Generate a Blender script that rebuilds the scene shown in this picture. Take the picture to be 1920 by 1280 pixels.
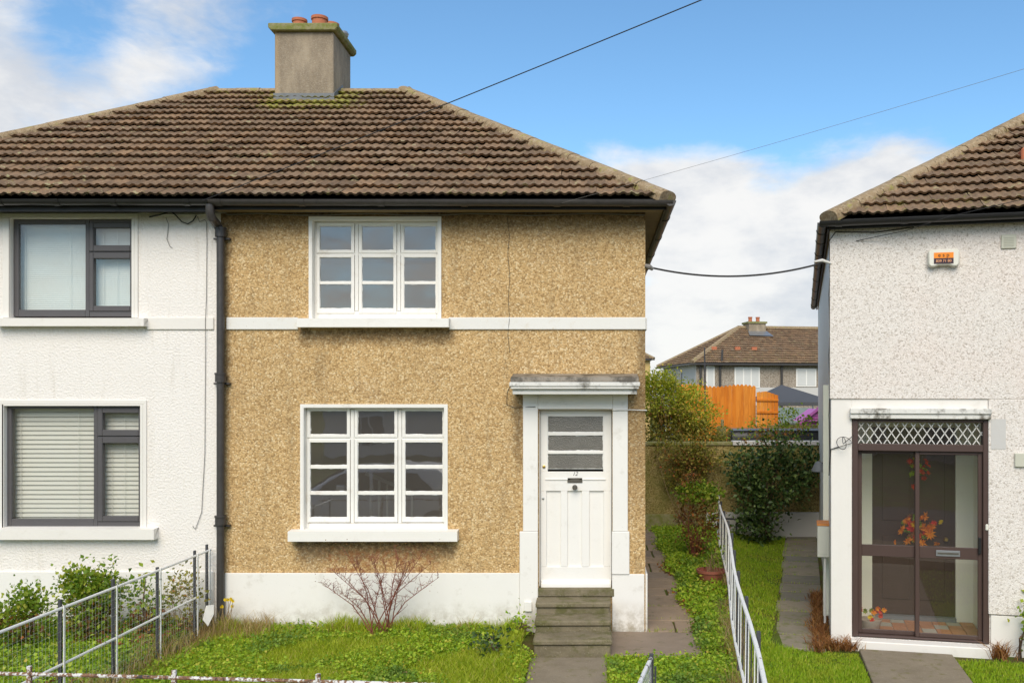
import bpy, bmesh, math, random
import numpy as np
from mathutils import Vector, Matrix
random.seed(7); RNG = np.random.default_rng(11)
for o in list(bpy.data.objects): bpy.data.objects.remove(o)
SC = bpy.context.scene
COL = SC.collection
R = math.radians
# ------------------------------------------------------------------ camera
FPX, VX, VY, CD, CZ = 1700.0, 1118.0, 740.0, 10.3, 2.7      # level shift-lens view, facade square on
cam = bpy.data.cameras.new('camera'); camo = bpy.data.objects.new('camera', cam); COL.objects.link(camo)
camo.location = (0, -CD, CZ); camo.rotation_euler = (R(90), 0, 0)
cam.sensor_width = 36; cam.lens = FPX/1920*36
cam.shift_x = -(VX-960)/1920; cam.shift_y = (VY-640)/1920
cam.clip_start = .05; cam.clip_end = 2000
SC.camera = camo
# ------------------------------------------------------------------ sun, sky, exposure
SUN_DIR = Vector((-.05, -.74, .67)).normalized()             # towards the sun
sl = bpy.data.lights.new('sun', 'SUN'); sl.energy = 2.3; sl.angle = R(45); sl.color = (1, .89, .73)
so = bpy.data.objects.new('sun', sl); COL.objects.link(so)
so.rotation_euler = (-SUN_DIR).to_track_quat('-Z', 'Y').to_euler()
SC.view_settings.view_transform = 'Standard'; SC.view_settings.look = 'None'
SC.view_settings.exposure = .52; SC.view_settings.gamma = 1; SC.view_settings.use_curve_mapping = False

class G:                                                     # small node-tree helper
    def __init__(s, t): s.t = t
    def n(s, kind, out=0, _p=None, **inp):
        k = s.t.nodes.new('ShaderNode'+kind)
        for a, b in (_p or {}).items(): setattr(k, a, b)
        for a, b in inp.items():
            key = int(a[1:]) if a[0] == 'i' and a[1:].isdigit() else a.replace('_', ' ')
            s.put(k.inputs[key], b)
        return k.outputs[out]
    def put(s, sock, b):
        if isinstance(b, bpy.types.NodeSocket): s.t.links.new(b, sock)
        elif hasattr(sock.default_value, '__len__') and not hasattr(b, '__len__'): sock.default_value = (b,)*len(sock.default_value)
        elif hasattr(sock.default_value, '__len__') and len(sock.default_value) == 4 and len(b) == 3: sock.default_value = (*b, 1)
        else: sock.default_value = b
    def m(s, op, a, b=0., c=0., clamp=False): return s.n('Math', _p=dict(operation=op, use_clamp=clamp), i0=a, i1=b, i2=c)
    def vm(s, op, a, b=(0,0,0), out=0): return s.n('VectorMath', out, _p=dict(operation=op), i0=a, i1=b)
    def mix(s, f, a, b, mode='MIX'):
        return s.n('Mix', 2, _p=dict(data_type='RGBA', blend_type=mode), i0=f, i6=a, i7=b)
    def noise(s, vec, scale, detail=3., rough=.55, dist=0., out=0):
        return s.n('TexNoise', out, Vector=vec, Scale=scale, Detail=detail, Roughness=rough, Distortion=dist)
    def vor(s, vec, scale, feature='F1', out=0, rnd=1.):
        return s.n('TexVoronoi', out, _p=dict(feature=feature), Vector=vec, Scale=scale, Randomness=rnd)
    def ss(s, v, a, b, lo=0., hi=1.):                        # smoothstep map range
        return s.n('MapRange', _p=dict(interpolation_type='SMOOTHSTEP'), Value=v, From_Min=a, From_Max=b, To_Min=lo, To_Max=hi)
    def ramp(s, f, stops, interp='LINEAR'):
        o = s.n('ValToRGB', Fac=f); cr = o.node.color_ramp; cr.interpolation = interp
        while len(cr.elements) < len(stops): cr.elements.new(.5)
        for e, (p, c) in zip(cr.elements, stops):
            e.position = p; e.color = (*c, 1) if len(c) == 3 else c
        return o
    def sep(s, v):
        k = s.t.nodes.new('ShaderNodeSeparateXYZ'); s.put(k.inputs[0], v); return k.outputs
    def pos(s): return s.n('NewGeometry', 0)
    def bump(s, h, strength=.5, dist=.01): return s.n('Bump', Height=h, Strength=strength, Distance=dist)

# world: clear blue sky with broken cloud, cover thickened out of view to warm the fill light
W = bpy.data.worlds.new('World'); SC.world = W; W.use_nodes = True
W.node_tree.nodes.clear(); g = G(W.node_tree)
el = math.asin(SUN_DIR.z); az = math.atan2(SUN_DIR.x, SUN_DIR.y)
sky = g.n('TexSky', _p=dict(sky_type='NISHITA', sun_disc=False, sun_elevation=el, sun_rotation=az, altitude=50,
                            air_density=1.0, dust_density=.4, ozone_density=1.6))
d = g.vm('NORMALIZE', g.n('TexCoord', 0))
dx, dy, dz = g.sep(d)
flat = g.n('CombineXYZ', X=dx, Y=dy, Z=g.m('MULTIPLY', dz, 2.2))
warp = g.vm('ADD', flat, g.vm('SCALE', g.vm('SUBTRACT', g.noise(flat, 5., 4, out=1), (.5,.5,.5))))
warp.node.inputs[1].links[0].from_node.inputs[3].default_value = .10
n1 = g.noise(warp, 3.1, 8, .60)
n2 = g.noise(g.vm('ADD', warp, (3.1, 1.7, 0)), 9., 9, .62)
def cdir(px, py): return Vector(((px-VX)/FPX, 1, (VY-py)/FPX)).normalized()
bias = g.m('MULTIPLY', g.ss(dz, .42, .02), .12)              # cloud thickens towards the horizon
for px, py, r, w in [(60,190,.13,.10), (310,120,.11,.09), (-80,380,.2,.12), (1300,330,.10,.24), (1460,520,.22,.22),
                     (1650,390,.15,.26), (1130,300,.06,.14), (1350,640,.16,.08),
                     (880,140,.26,-.34), (1480,120,.20,-.30), (190,330,.10,-.10), (480,190,.09,-.14), (1250,190,.12,-.20), (1900,150,.18,-.22), (140,60,.07,-.16), (330,230,.08,-.10)]:
    c = cdir(px, py)
    dist = g.vm('LENGTH', g.vm('SUBTRACT', d, tuple(c)), out=1)
    bias = g.m('ADD', bias, g.ss(dist, r, r*.1, 0, w))
cov = g.m('ADD', g.m('ADD', g.m('MULTIPLY', n1, .80), g.m('MULTIPLY', n2, .36)), bias)
mask = g.ss(cov, .51, .78)
body = g.ss(g.noise(g.vm('ADD', flat, (7.3, 2.2, 5.)), 6.0, 7, .58), .36, .62)
ccol = g.mix(body, (4.7, 4.9, 5.25), (6.7, 6.6, 6.45))
skyc = g.mix(1., sky, (1.0, 1.34, 1.46), 'MULTIPLY')
skyc = g.mix(1., skyc, (.9, .9, .9), 'MULTIPLY')
fin = g.mix(g.m('MULTIPLY', mask, .96), skyc, ccol)
bg = g.n('Background', Color=fin, Strength=.1)
wo = W.node_tree.nodes.new('ShaderNodeOutputWorld'); W.node_tree.links.new(bg, wo.inputs[0])

# ------------------------------------------------------------------ pixel -> place helpers
def F(px, py, Y=0.):                                         # a photo point on the upright plane at depth Y -> (x, z)
    k = (Y+CD)/FPX
    return (px-VX)*k, CZ-(py-VY)*k
def FX(px, Y=0.): return F(px, 0, Y)[0]
def FZ(py, Y=0.): return F(0, py, Y)[1]
RANG = -12.9
RORG = Vector((2.69, .10, -.15))
RM = Matrix.Translation(RORG) @ Matrix.Rotation(R(RANG), 4, 'Z')
RMI = RM.inverted()
def H(px, py, yl=0.):                                        # the same on the right-hand house's own front plane
    c = RMI @ Vector((0, -CD, CZ)); dd = RMI.to_3x3() @ Vector(((px-VX)/FPX, 1, (VY-py)/FPX))
    t = (yl-c.y)/dd.y; q = c+dd*t
    return q.x, q.z

# ------------------------------------------------------------------ object helpers
MATS = {}
ORG = {}
def link(o, parent=None):
    COL.objects.link(o)
    if parent is not None: o.parent = parent
    return o
def tag(o, label=None, cat=None, group=None, kind=None):
    if label: o['label'] = label
    if cat: o['category'] = cat
    if group: o['group'] = group
    if kind: o['kind'] = kind
    return o
def thing(name, label, cat, loc=(0,0,0), rz=0., group=None):
    o = bpy.data.objects.new(name, None); o.empty_display_size = .2; COL.objects.link(o)
    o.location = loc; o.rotation_euler = (0, 0, rz)
    ORG[o] = Matrix.Translation(Vector(loc)) @ Matrix.Rotation(rz, 4, 'Z')
    return tag(o, label, cat, group)
def org(o):
    while o is not None:
        if o in ORG: return ORG[o]
        o = o.parent
    return None
def fast(name, V, Fc, mat, parent=None, smooth=False, local=False):
    V = np.asarray(V, dtype=np.float32).reshape(-1, 3); Fc = np.asarray(Fc, dtype=np.int32)
    if parent is not None and not local:
        mt = np.array(org(parent).inverted()) if org(parent) else np.eye(4)
        V = V @ mt[:3, :3].T.astype(np.float32) + mt[:3, 3].astype(np.float32)
    me = bpy.data.meshes.new(name); k = Fc.shape[1]
    me.vertices.add(len(V)); me.vertices.foreach_set('co', V.astype(np.float32).ravel())
    me.loops.add(Fc.size); me.loops.foreach_set('vertex_index', Fc.ravel())
    me.polygons.add(len(Fc)); me.polygons.foreach_set('loop_start', np.arange(0, Fc.size, k, dtype=np.int32))
    me.polygons.foreach_set('loop_total', np.full(len(Fc), k, dtype=np.int32))
    if smooth: me.polygons.foreach_set('use_smooth', np.ones(len(Fc), dtype=bool))
    me.update(calc_edges=True); me.materials.append(MATS[mat])
    return link(bpy.data.objects.new(name, me), parent)
class MB:
    def __init__(s): s.v = []; s.f = []
    def add(s, vs, fs):
        b = len(s.v); s.v += [tuple(q) for q in vs]; s.f += [tuple(b+i for i in f) for f in fs]; return s
    def box(s, x0, x1, y0, y1, z0, z1):
        if x0 > x1: x0, x1 = x1, x0
        if y0 > y1: y0, y1 = y1, y0
        if z0 > z1: z0, z1 = z1, z0
        return s.add([(x0,y0,z0),(x1,y0,z0),(x1,y1,z0),(x0,y1,z0),(x0,y0,z1),(x1,y0,z1),(x1,y1,z1),(x0,y1,z1)],
                     [(0,3,2,1),(4,5,6,7),(0,1,5,4),(1,2,6,5),(2,3,7,6),(3,0,4,7)])
    def bar(s, a, b, w, h, up=(0,0,1)):                       # box along a->b
        a, b = Vector(a), Vector(b); t = (b-a).normalized(); up = Vector(up)
        if abs(t.dot(up)) > .98: up = Vector((0,1,0))
        r = t.cross(up).normalized()*w/2; u = r.cross(t).normalized()*h/2
        vs = [p+q for p in (a, b) for q in (-r-u, r-u, r+u, -r+u)]
        return s.add(vs, [(3,2,1,0),(4,5,6,7),(0,1,5,4),(1,2,6,5),(2,3,7,6),(3,0,4,7)])
    def quad(s, *p): return s.add(p, [tuple(range(len(p)))])
    def prism(s, poly, axis, a, b):                           # poly of 2-D points extruded along an axis
        def mk(p, t):
            return {'x': (t, p[0], p[1]), 'y': (p[0], t, p[1]), 'z': (p[0], p[1], t)}[axis]
        n = len(poly)
        return s.add([mk(p, a) for p in poly]+[mk(p, b) for p in poly],
                     [tuple(range(n)), tuple(range(2*n-1, n-1, -1))]+[(i, n+i, n+(i+1) % n, (i+1) % n) for i in range(n)])
    def tube(s, pts, rad, n=6, cap=True):
        pts = [Vector(p) for p in pts]; k = len(pts)
        if not hasattr(rad, '__len__'): rad = [rad]*k
        vs = []; ref = Vector((0,0,1))
        for i, p in enumerate(pts):
            t = (pts[min(i+1, k-1)]-pts[max(i-1, 0)]).normalized()
            if abs(t.dot(ref)) > .95: ref = Vector((1,0,0)) if abs(t.x) < .9 else Vector((0,1,0))
            r = t.cross(ref).normalized(); u = r.cross(t).normalized(); ref = u
            for j in range(n):
                a = 2*math.pi*j/n; vs.append(p+(r*math.cos(a)+u*math.sin(a))*rad[i])
        fs = [(i*n+j, i*n+(j+1) % n, (i+1)*n+(j+1) % n, (i+1)*n+j) for i in range(k-1) for j in range(n)]
        if cap: fs += [tuple(range(n-1, -1, -1)), tuple((k-1)*n+j for j in range(n))]
        return s.add(vs, fs)
    def lathe(s, prof, c, n=20):                              # prof [(r, z)] about a vertical axis at c
        vs = [(c[0]+r*math.cos(2*math.pi*j/n), c[1]+r*math.sin(2*math.pi*j/n), c[2]+z) for r, z in prof for j in range(n)]
        fs = [(i*n+j, i*n+(j+1) % n, (i+1)*n+(j+1) % n, (i+1)*n+j) for i in range(len(prof)-1) for j in range(n)]
        return s.add(vs, fs)
    def build(s, name, mat, parent=None, smooth=False, bevel=0., local=False, label=None):
        V = s.v
        if parent is not None and not local:
            mt = org(parent)
            if mt is not None:
                mi = mt.inverted(); V = [tuple(mi @ Vector(q)) for q in V]
        me = bpy.data.meshes.new(name); me.from_pydata(V, [], s.f); me.materials.append(MATS[mat])
        bm = bmesh.new(); bm.from_mesh(me); bmesh.ops.recalc_face_normals(bm, faces=bm.faces)
        if bevel:
            es = [e for e in bm.edges if len(e.link_faces) == 2 and e.calc_face_angle(0) > .6]
            bmesh.ops.bevel(bm, geom=es, offset=bevel, segments=1, affect='EDGES', clamp_overlap=True)
        bm.to_mesh(me); bm.free()
        if smooth:
            me.polygons.foreach_set('use_smooth', [True]*len(me.polygons))
            me.set_sharp_from_angle(angle=R(40))
        o = link(bpy.data.objects.new(name, me), parent)
        if label: o['label'] = label
        return o
def arc(p0, p1, sag, n=14):
    p0, p1 = Vector(p0), Vector(p1)
    return [p0.lerp(p1, i/n)-Vector((0, 0, sag*4*(i/n)*(1-i/n))) for i in range(n+1)]
def text_part(name, s, size, mat, parent, mtx, shear=0., extrude=.001, align='CENTER'):
    cu = bpy.data.curves.new(name, 'FONT'); cu.body = s; cu.size = size; cu.extrude = extrude; cu.shear = shear
    cu.align_x = align; cu.align_y = 'CENTER'
    tmp = bpy.data.objects.new(name+'_tmp', cu); COL.objects.link(tmp)
    bpy.context.view_layer.update()
    me = bpy.data.meshes.new_from_object(tmp.evaluated_get(bpy.context.evaluated_depsgraph_get()))
    bpy.data.objects.remove(tmp); me.name = name; me.materials.clear(); me.materials.append(MATS[mat])
    o = link(bpy.data.objects.new(name, me), parent); o.matrix_local = mtx
    return o
# ------------------------------------------------------------------ materials
def material(name, fn):
    m = bpy.data.materials.new(name); m.use_nodes = True; m.node_tree.nodes.clear(); g = G(m.node_tree)
    out = m.node_tree.nodes.new('ShaderNodeOutputMaterial'); sh = fn(g)
    m.node_tree.links.new(sh, out.inputs[0]); MATS[name] = m
def P(g, col, rough=.8, normal=None, spec=.35, metal=0., trans=None, coat=None):
    kw = dict(Base_Color=col, Roughness=rough, Metallic=metal, Specular_IOR_Level=spec)
    if normal is not None: kw['Normal'] = normal
    s = g.n('BsdfPrincipled', **kw)
    if coat: s.node.inputs['Coat Weight'].default_value = coat
    return s
def simple(name, col, rough=.6, var=.12, scale=9., spec=.35, metal=0., bumps=0., bscale=60., bdist=.004):
    def fn(g):
        p = g.pos(); n = g.noise(p, scale, 4, .6)
        c = g.mix(n, tuple(x*(1-var) for x in col), tuple(min(1, x*(1+var)) for x in col))
        nm = g.bump(g.noise(p, bscale, 3), bumps, bdist) if bumps else None
        return P(g, c, rough, nm, spec, metal)
    material(name, fn)
def isl(g): return g.n('NewGeometry', 8)                      # random per island
def boxmask(g, p, x0, x1, z0, z1, sx, sz_lo, sz_hi):
    x, y, z = g.sep(p)
    a = g.m('MULTIPLY', g.ss(x, x0-sx, x0+sx), g.ss(x, x1+sx, x1-sx))
    b = g.m('MULTIPLY', g.ss(z, z0-sz_lo, z0+sz_lo), g.ss(z, z1+sz_hi, z1-sz_hi))
    return g.m('MULTIPLY', a, b)
def pebbles(g, p, stops, scale=46., dark=(.10,.07,.04), darkamt=.55, pit=.5, pscale=52):
    wp = g.vm('ADD', p, g.n('VectorMath', _p=dict(operation='SCALE'), i0=g.noise(p, 30, 2, out=1), i3=.010))
    cell = g.sep(g.vor(wp, scale, out=1))[0]; dist = g.vor(wp, scale, out=0)
    c = g.ramp(cell, stops)
    gaps = g.m('MULTIPLY', g.ss(dist, .42, .85), darkamt)
    pits = g.m('MULTIPLY', g.ss(g.noise(p, pscale, 3, .7), .57, .68), pit)
    c = g.mix(gaps, c, dark); c = g.mix(pits, c, dark)
    h = g.m('SUBTRACT', g.m('ADD', g.m('MULTIPLY', dist, -.8), g.m('MULTIPLY', g.noise(p, 34, 2), .6)), g.m('MULTIPLY', pits, .5))
    return c, h
def m_ochre(g):
    p = g.pos()
    c, h = pebbles(g, p, [(0, (.40,.245,.10)), (.3, (.61,.395,.175)), (.75, (.69,.47,.225)), (1, (.84,.65,.38))], 58, (.15,.095,.045), .36, .80, 56)
    big = g.noise(p, .9, 4, .6)
    c = g.mix(g.ss(big, .35, .7, .0, .35), c, g.mix(1., c, (.80,.82,.86), 'MULTIPLY'))
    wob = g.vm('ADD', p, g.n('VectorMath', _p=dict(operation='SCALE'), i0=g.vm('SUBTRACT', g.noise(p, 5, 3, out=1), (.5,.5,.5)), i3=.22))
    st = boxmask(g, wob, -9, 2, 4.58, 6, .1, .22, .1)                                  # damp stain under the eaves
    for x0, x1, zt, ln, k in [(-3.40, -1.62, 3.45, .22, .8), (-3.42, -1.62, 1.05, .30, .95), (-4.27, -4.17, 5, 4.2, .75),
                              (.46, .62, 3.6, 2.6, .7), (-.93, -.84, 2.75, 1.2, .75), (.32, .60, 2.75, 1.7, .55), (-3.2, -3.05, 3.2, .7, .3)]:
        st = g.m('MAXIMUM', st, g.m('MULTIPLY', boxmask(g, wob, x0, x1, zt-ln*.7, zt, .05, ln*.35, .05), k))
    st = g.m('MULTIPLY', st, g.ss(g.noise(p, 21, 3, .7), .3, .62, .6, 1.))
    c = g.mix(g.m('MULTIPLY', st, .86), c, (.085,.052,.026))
    sm = g.n('Mapping', Vector=p); sm.node.inputs['Scale'].default_value = (5, 5, .6)
    c = g.mix(g.ss(g.noise(sm, 1.4, 6, .65), .50, .76, 0, .42), c, (.24,.175,.10))
    rust = g.m('MULTIPLY', boxmask(g, wob, -3.1, -1.8, .62, .95, .1, .1, .08), g.ss(g.noise(p, 16, 3), .45, .6))
    c = g.mix(g.m('MULTIPLY', rust, .5), c, (.28,.09,.025))
    wear = g.ss(g.noise(p, 1.7, 5, .65), .50, .74, 0, .38)                               # washed-out patches
    c = g.mix(wear, c, g.mix(1., c, (.86,.92,1.15), 'MULTIPLY'))
    return P(g, c, .9, g.bump(h, .7, .010), .2)
material('pebbledash_ochre', m_ochre)
def m_roughcast(g):
    p = g.pos()
    h = g.m('ADD', g.ss(g.noise(p, 42, 3, .55), .35, .75), g.m('MULTIPLY', g.vor(p, 60), .4))
    c = g.mix(g.noise(p, 1.6, 5, .6), (.83,.775,.715), (.88,.835,.785))
    c = g.mix(g.ss(g.noise(p, 34, 2), .60, .75, 0, .22), c, (.45,.40,.35))
    sm = g.n('Mapping', Vector=p); sm.node.inputs['Scale'].default_value = (6, 6, .55)
    c = g.mix(g.ss(g.noise(sm, 1.5, 5, .65), .54, .76, 0, .30), c, (.52,.46,.37))
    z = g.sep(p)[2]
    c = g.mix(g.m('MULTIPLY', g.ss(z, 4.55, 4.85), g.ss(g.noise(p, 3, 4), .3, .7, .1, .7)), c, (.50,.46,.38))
    return P(g, c, .85, g.bump(h, .5, .009), .2)
material('roughcast_white', m_roughcast)
def m_drydash(g):
    p = g.pos()
    c, h = pebbles(g, p, [(0, (.50,.44,.38)), (.2, (.76,.70,.64)), (.7, (.82,.76,.70)), (1, (.86,.81,.76))], 70, (.40,.34,.29), .22, .45, 64)
    c = g.mix(g.ss(g.vor(g.vm('ADD', p, (5, 3, 1)), 40), .22, .12, 0, .5), c, (.33,.30,.28))
    c = g.mix(g.ss(g.noise(p, 1.2, 3), .45, .7, 0, .35), c, g.mix(1., c, (1.02,.93,.90), 'MULTIPLY'))
    return P(g, c, .9, g.bump(h, .45, .010), .2)
material('pebbledash_pale', m_drydash)
def m_greydash(g):
    p = g.pos()
    c, h = pebbles(g, p, [(0, (.22,.18,.14)), (.4, (.36,.30,.235)), (1, (.48,.42,.35))], 30, (.12,.10,.08), .35)
    return P(g, c, .9, g.bump(h, .5, .01), .2)
material('pebbledash_grey', m_greydash)
def m_gardenwall(g):
    p = g.pos()
    c, h = pebbles(g, p, [(0, (.19,.135,.05)), (.4, (.34,.26,.095)), (1, (.48,.38,.17))], 46, (.08,.06,.02), .4)
    c = g.mix(g.ss(g.noise(p, 1.6, 5, .65), .42, .66, 0, .7), c, (.20,.195,.05))
    return P(g, c, .95, g.bump(h, .7, .015), .15)
material('garden_wall_dash', m_gardenwall)
def painted(name, col, dirt=(.42,.37,.28), amt=.35, rough=.55, lowmoss=False, bs=.15, thr=.56):
    def fn(g):
        p = g.pos()
        c = g.mix(g.noise(p, 2.2, 5, .6), tuple(x*.94 for x in col), col)
        c = g.mix(g.ss(g.noise(p, 5.5, 6, .68), thr, thr+.2, 0, amt), c, dirt)
        c = g.mix(g.ss(g.noise(p, 60, 3, .6), .68, .76, 0, amt*1.1), c, tuple(x*.5 for x in dirt))
        if lowmoss:
            z = g.sep(p)[2]
            c = g.mix(g.m('MULTIPLY', g.ss(z, .42, .02), g.ss(g.noise(p, 8, 6, .72), .34, .66, 0, .85)), c, (.33,.28,.19))
        h = g.m('ADD', g.noise(p, 14, 4), g.m('MULTIPLY', g.noise(p, 90, 2), .3))
        return P(g, c, rough, g.bump(h, bs, .01), .3)
    material(name, fn)
painted('painted_plaster', (.86,.83,.78), lowmoss=True)
painted('painted_plaster_clean', (.82,.78,.72), amt=.18)
painted('white_gloss_wood', (.87,.845,.80), amt=.14, rough=.38, bs=.10)
painted('old_white_wood', (.86,.83,.77), dirt=(.46,.36,.25), amt=.34, rough=.5, bs=.25)
painted('band_paint', (.80,.78,.73), dirt=(.55,.40,.20), amt=.5)
painted('canopy_paint', (.76,.74,.69), dirt=(.10,.085,.06), amt=.9, bs=.4, thr=.50)
painted('canopy_stain', (.30,.26,.21), dirt=(.07,.06,.045), amt=.9, bs=.5, thr=.42)
painted('cream_paint', (.84,.83,.69), amt=.10)
painted('pale_rear_wall', (.60,.58,.55), amt=.2)
painted('putty', (.84,.83,.80), amt=.12, rough=.5, bs=.3)
def m_tile(g):
    p = g.pos(); rnd = g.m('FRACT', g.m('ADD', isl(g), g.n('ObjectInfo', 5)))
    c = g.ramp(rnd, [(0, (.19,.124,.076)), (.25, (.24,.156,.095)), (.62, (.275,.178,.107)), (.88, (.315,.196,.11)), (1, (.27,.195,.13))])
    grime = g.noise(p, 7, 5, .65)
    c = g.mix(g.ss(grime, .38, .68, 0, .55), c, (.085,.060,.040))
    c = g.mix(g.ss(g.noise(p, 45, 3, .7), .55, .72, 0, .5), c, (.30,.215,.14))
    x, y, z = g.sep(p)
    zz = g.ss(z, 5.6, 7.2)
    lich = g.ss(g.noise(g.vm('ADD', p, (2,8,1)), 7.0, 5, .7), .60, .65)
    c = g.mix(g.m('MULTIPLY', lich, .75), c, g.mix(g.noise(p, 13, 2), (.46,.42,.30), (.34,.33,.10)))
    wn = g.noise(p, 11, 5, .7)
    near = g.m('MULTIPLY', g.m('MULTIPLY', g.ss(x, -5.3, -4.6), g.ss(x, -3.0, -3.7)), g.ss(z, 6.55, 6.85))
    near = g.m('MAXIMUM', near, g.m('MULTIPLY', g.ss(z, 6.85, 7.2), .55))
    near = g.m('MAXIMUM', near, g.m('MULTIPLY', g.ss(z, 5.02, 4.9), .35))
    moss = g.ss(g.m('ADD', wn, g.m('MULTIPLY', near, .24)), .64, .80)
    c = g.mix(moss, c, g.mix(g.noise(p, 25, 2), (.17,.19,.02), (.42,.37,.10)))
    return P(g, c, .88, g.bump(g.m('ADD', g.noise(p, 70, 3), g.m('MULTIPLY', moss, 1.2)), .5, .006), .25)
material('roof_tile', m_tile)
def m_ridge(g):
    p = g.pos(); rnd = g.n('ObjectInfo', 5)
    c = g.mix(rnd, (.26,.185,.105), (.36,.26,.155))
    c = g.mix(g.ss(g.noise(p, 20, 5, .7), .45, .62), c, (.40,.31,.20))
    c = g.mix(g.ss(g.noise(p, 26, 4, .7), .55, .66, 0, .75), c, (.10,.08,.05))
    c = g.mix(g.ss(g.noise(g.vm('ADD', p, (4,1,2)), 6, 4, .7), .56, .68, 0, .7), c, (.30,.28,.07))
    return P(g, c, .92, g.bump(g.noise(p, 60, 4), .6, .008), .2)
material('ridge_tile', m_ridge)
def m_chimney(g):
    p = g.pos()
    st = g.n('Mapping', Vector=p); st.node.inputs['Scale'].default_value = (3.5, 3.5, 1.3)
    c = g.mix(g.ss(g.noise(st, 1.6, 6, .65), .3, .72), (.25,.20,.145), (.40,.325,.235))
    c = g.mix(g.ss(g.noise(p, 45, 3, .7), .5, .66, 0, .45), c, (.42,.36,.28))
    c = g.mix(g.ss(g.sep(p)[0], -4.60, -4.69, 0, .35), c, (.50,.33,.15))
    return P(g, c, .92, g.bump(g.noise(p, 55, 4, .7), .7, .012), .2)
material('chimney_render', m_chimney)
def m_mosscap(g):
    p = g.pos()
    c = g.mix(g.ss(g.noise(p, 9, 5, .7), .35, .65), (.19,.20,.055), (.30,.27,.15))
    return P(g, c, .95, g.bump(g.noise(p, 40, 4), .7, .012), .15)
material('mossy_concrete', m_mosscap)
def m_conc(g):
    p = g.pos()
    c = g.mix(g.noise(p, 3.2, 6, .65), (.15,.12,.082), (.33,.275,.20))
    c = g.mix(g.ss(g.noise(p, 7, 5, .7), .52, .72, 0, .8), c, (.16,.145,.055))
    c = g.mix(g.ss(g.noise(p, 75, 3, .7), .60, .72, 0, .6), c, (.46,.42,.34))
    return P(g, c, .92, g.bump(g.noise(p, 42, 5, .7), .6, .010), .2)
material('weathered_concrete', m_conc)
def m_step(g):
    p = g.pos()
    c = g.mix(g.noise(p, 3.6, 6, .65), (.115,.095,.06), (.31,.26,.17))
    c = g.mix(g.ss(g.noise(p, 5, 5, .7), .46, .66, 0, .85), c, (.12,.115,.04))
    c = g.mix(g.ss(g.noise(p, 60, 3, .7), .60, .70, 0, .6), c, (.44,.38,.28))
    return P(g, c, .92, g.bump(g.noise(p, 30, 5, .75), .9, .014), .2)
material('mossy_step', m_step)
def m_slab(g):
    p = g.pos(); rnd = g.n('ObjectInfo', 5)
    c = g.mix(g.noise(p, 2.6, 6, .65), (.19,.145,.105), (.38,.295,.215))
    c = g.mix(1., c, g.mix(rnd, (.82,.84,.88), (1.15,1.08,1.0)), 'MULTIPLY')
    c = g.mix(g.ss(g.noise(p, 8, 5, .72), .55, .70, 0, .7), c, (.13,.115,.05))
    return P(g, c, .85, g.bump(g.noise(p, 26, 5, .7), .55, .014), .3)
material('paving_slab', m_slab)
def m_greyslab(g):
    p = g.pos(); rnd = g.n('ObjectInfo', 5)
    c = g.mix(g.noise(p, 3., 6, .65), (.15,.135,.105), (.33,.29,.23)); c = g.mix(1., c, g.mix(rnd, (.8,.82,.84), (1.15,1.1,1.02)), 'MULTIPLY')
    c = g.mix(g.ss(g.noise(p, 6, 5, .72), .48, .66, 0, .7), c, (.14,.15,.045))
    return P(g, c, .9, g.bump(g.noise(p, 28, 5, .7), .6, .012), .25)
material('grey_slab', m_greyslab)
def m_soil(g):
    p = g.pos()
    c = g.mix(g.noise(p, 4, 6, .7), (.075,.055,.028), (.14,.115,.04))
    c = g.mix(g.ss(g.noise(p, 2.4, 4), .4, .65), c, (.10,.14,.02))
    return P(g, c, .95, g.bump(g.noise(p, 22, 5, .7), .9, .03), .1)
material('lawn_soil', m_soil)
def m_asphalt(g):
    p = g.pos()
    c = g.mix(g.noise(p, 60, 4, .8), (.035,.036,.038), (.085,.083,.08))
    return P(g, c, .9, g.bump(g.noise(p, 120, 3), .5, .004), .3)
material('asphalt', m_asphalt)
def leafmat(name, stops, tr=.35, rough=.55, patch=None, pscale=1.4):
    def fn(g):
        c = g.ramp(isl(g), stops)
        if patch: c = g.mix(g.ss(g.noise(g.pos(), pscale, 4, .6), .5, .66, 0, .75), c, g.mix(isl(g), patch, tuple(x*1.6 for x in patch)))
        a = P(g, c, rough, None, .3)
        b = g.n('BsdfTranslucent', Color=g.mix(1., c, (1.25,1.25,.6), 'MULTIPLY'))
        return g.n('MixShader', Fac=tr, i1=a, i2=b)
    material(name, fn)
leafmat('grass_blade', [(0, (.20,.29,.014)), (.45, (.33,.43,.018)), (.8, (.44,.50,.035)), (.93, (.52,.50,.08)), (1, (.60,.46,.18))], patch=(.32,.37,.03), pscale=2.6)
leafmat('mown_grass', [(0, (.18,.31,.014)), (.5, (.30,.45,.018)), (.9, (.40,.52,.035)), (1, (.55,.50,.11))], patch=(.30,.34,.03), pscale=2.2)
leafmat('weed_leaf', [(0, (.13,.26,.02)), (.5, (.31,.45,.026)), (.85, (.42,.54,.045)), (.97, (.50,.50,.07)), (1, (.6,.45,.07))], patch=(.08,.15,.03))
leafmat('straw', [(0, (.24,.15,.06)), (.5, (.40,.28,.12)), (1, (.52,.40,.20))])
leafmat('dead_frond', [(0, (.15,.06,.02)), (.5, (.30,.125,.04)), (1, (.45,.24,.09))])
leafmat('dark_evergreen', [(0, (.02,.042,.012)), (.5, (.055,.10,.024)), (.85, (.12,.18,.05)), (1, (.20,.26,.07))], .2, .38)
leafmat('fresh_leaf', [(0, (.08,.16,.012)), (.5, (.19,.29,.022)), (.85, (.31,.38,.035)), (1, (.44,.42,.06))])
leafmat('autumn_leaf', [(0, (.13,.06,.025)), (.35, (.27,.125,.04)), (.6, (.19,.16,.04)), (.85, (.38,.19,.045)), (1, (.42,.09,.025))])
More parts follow.
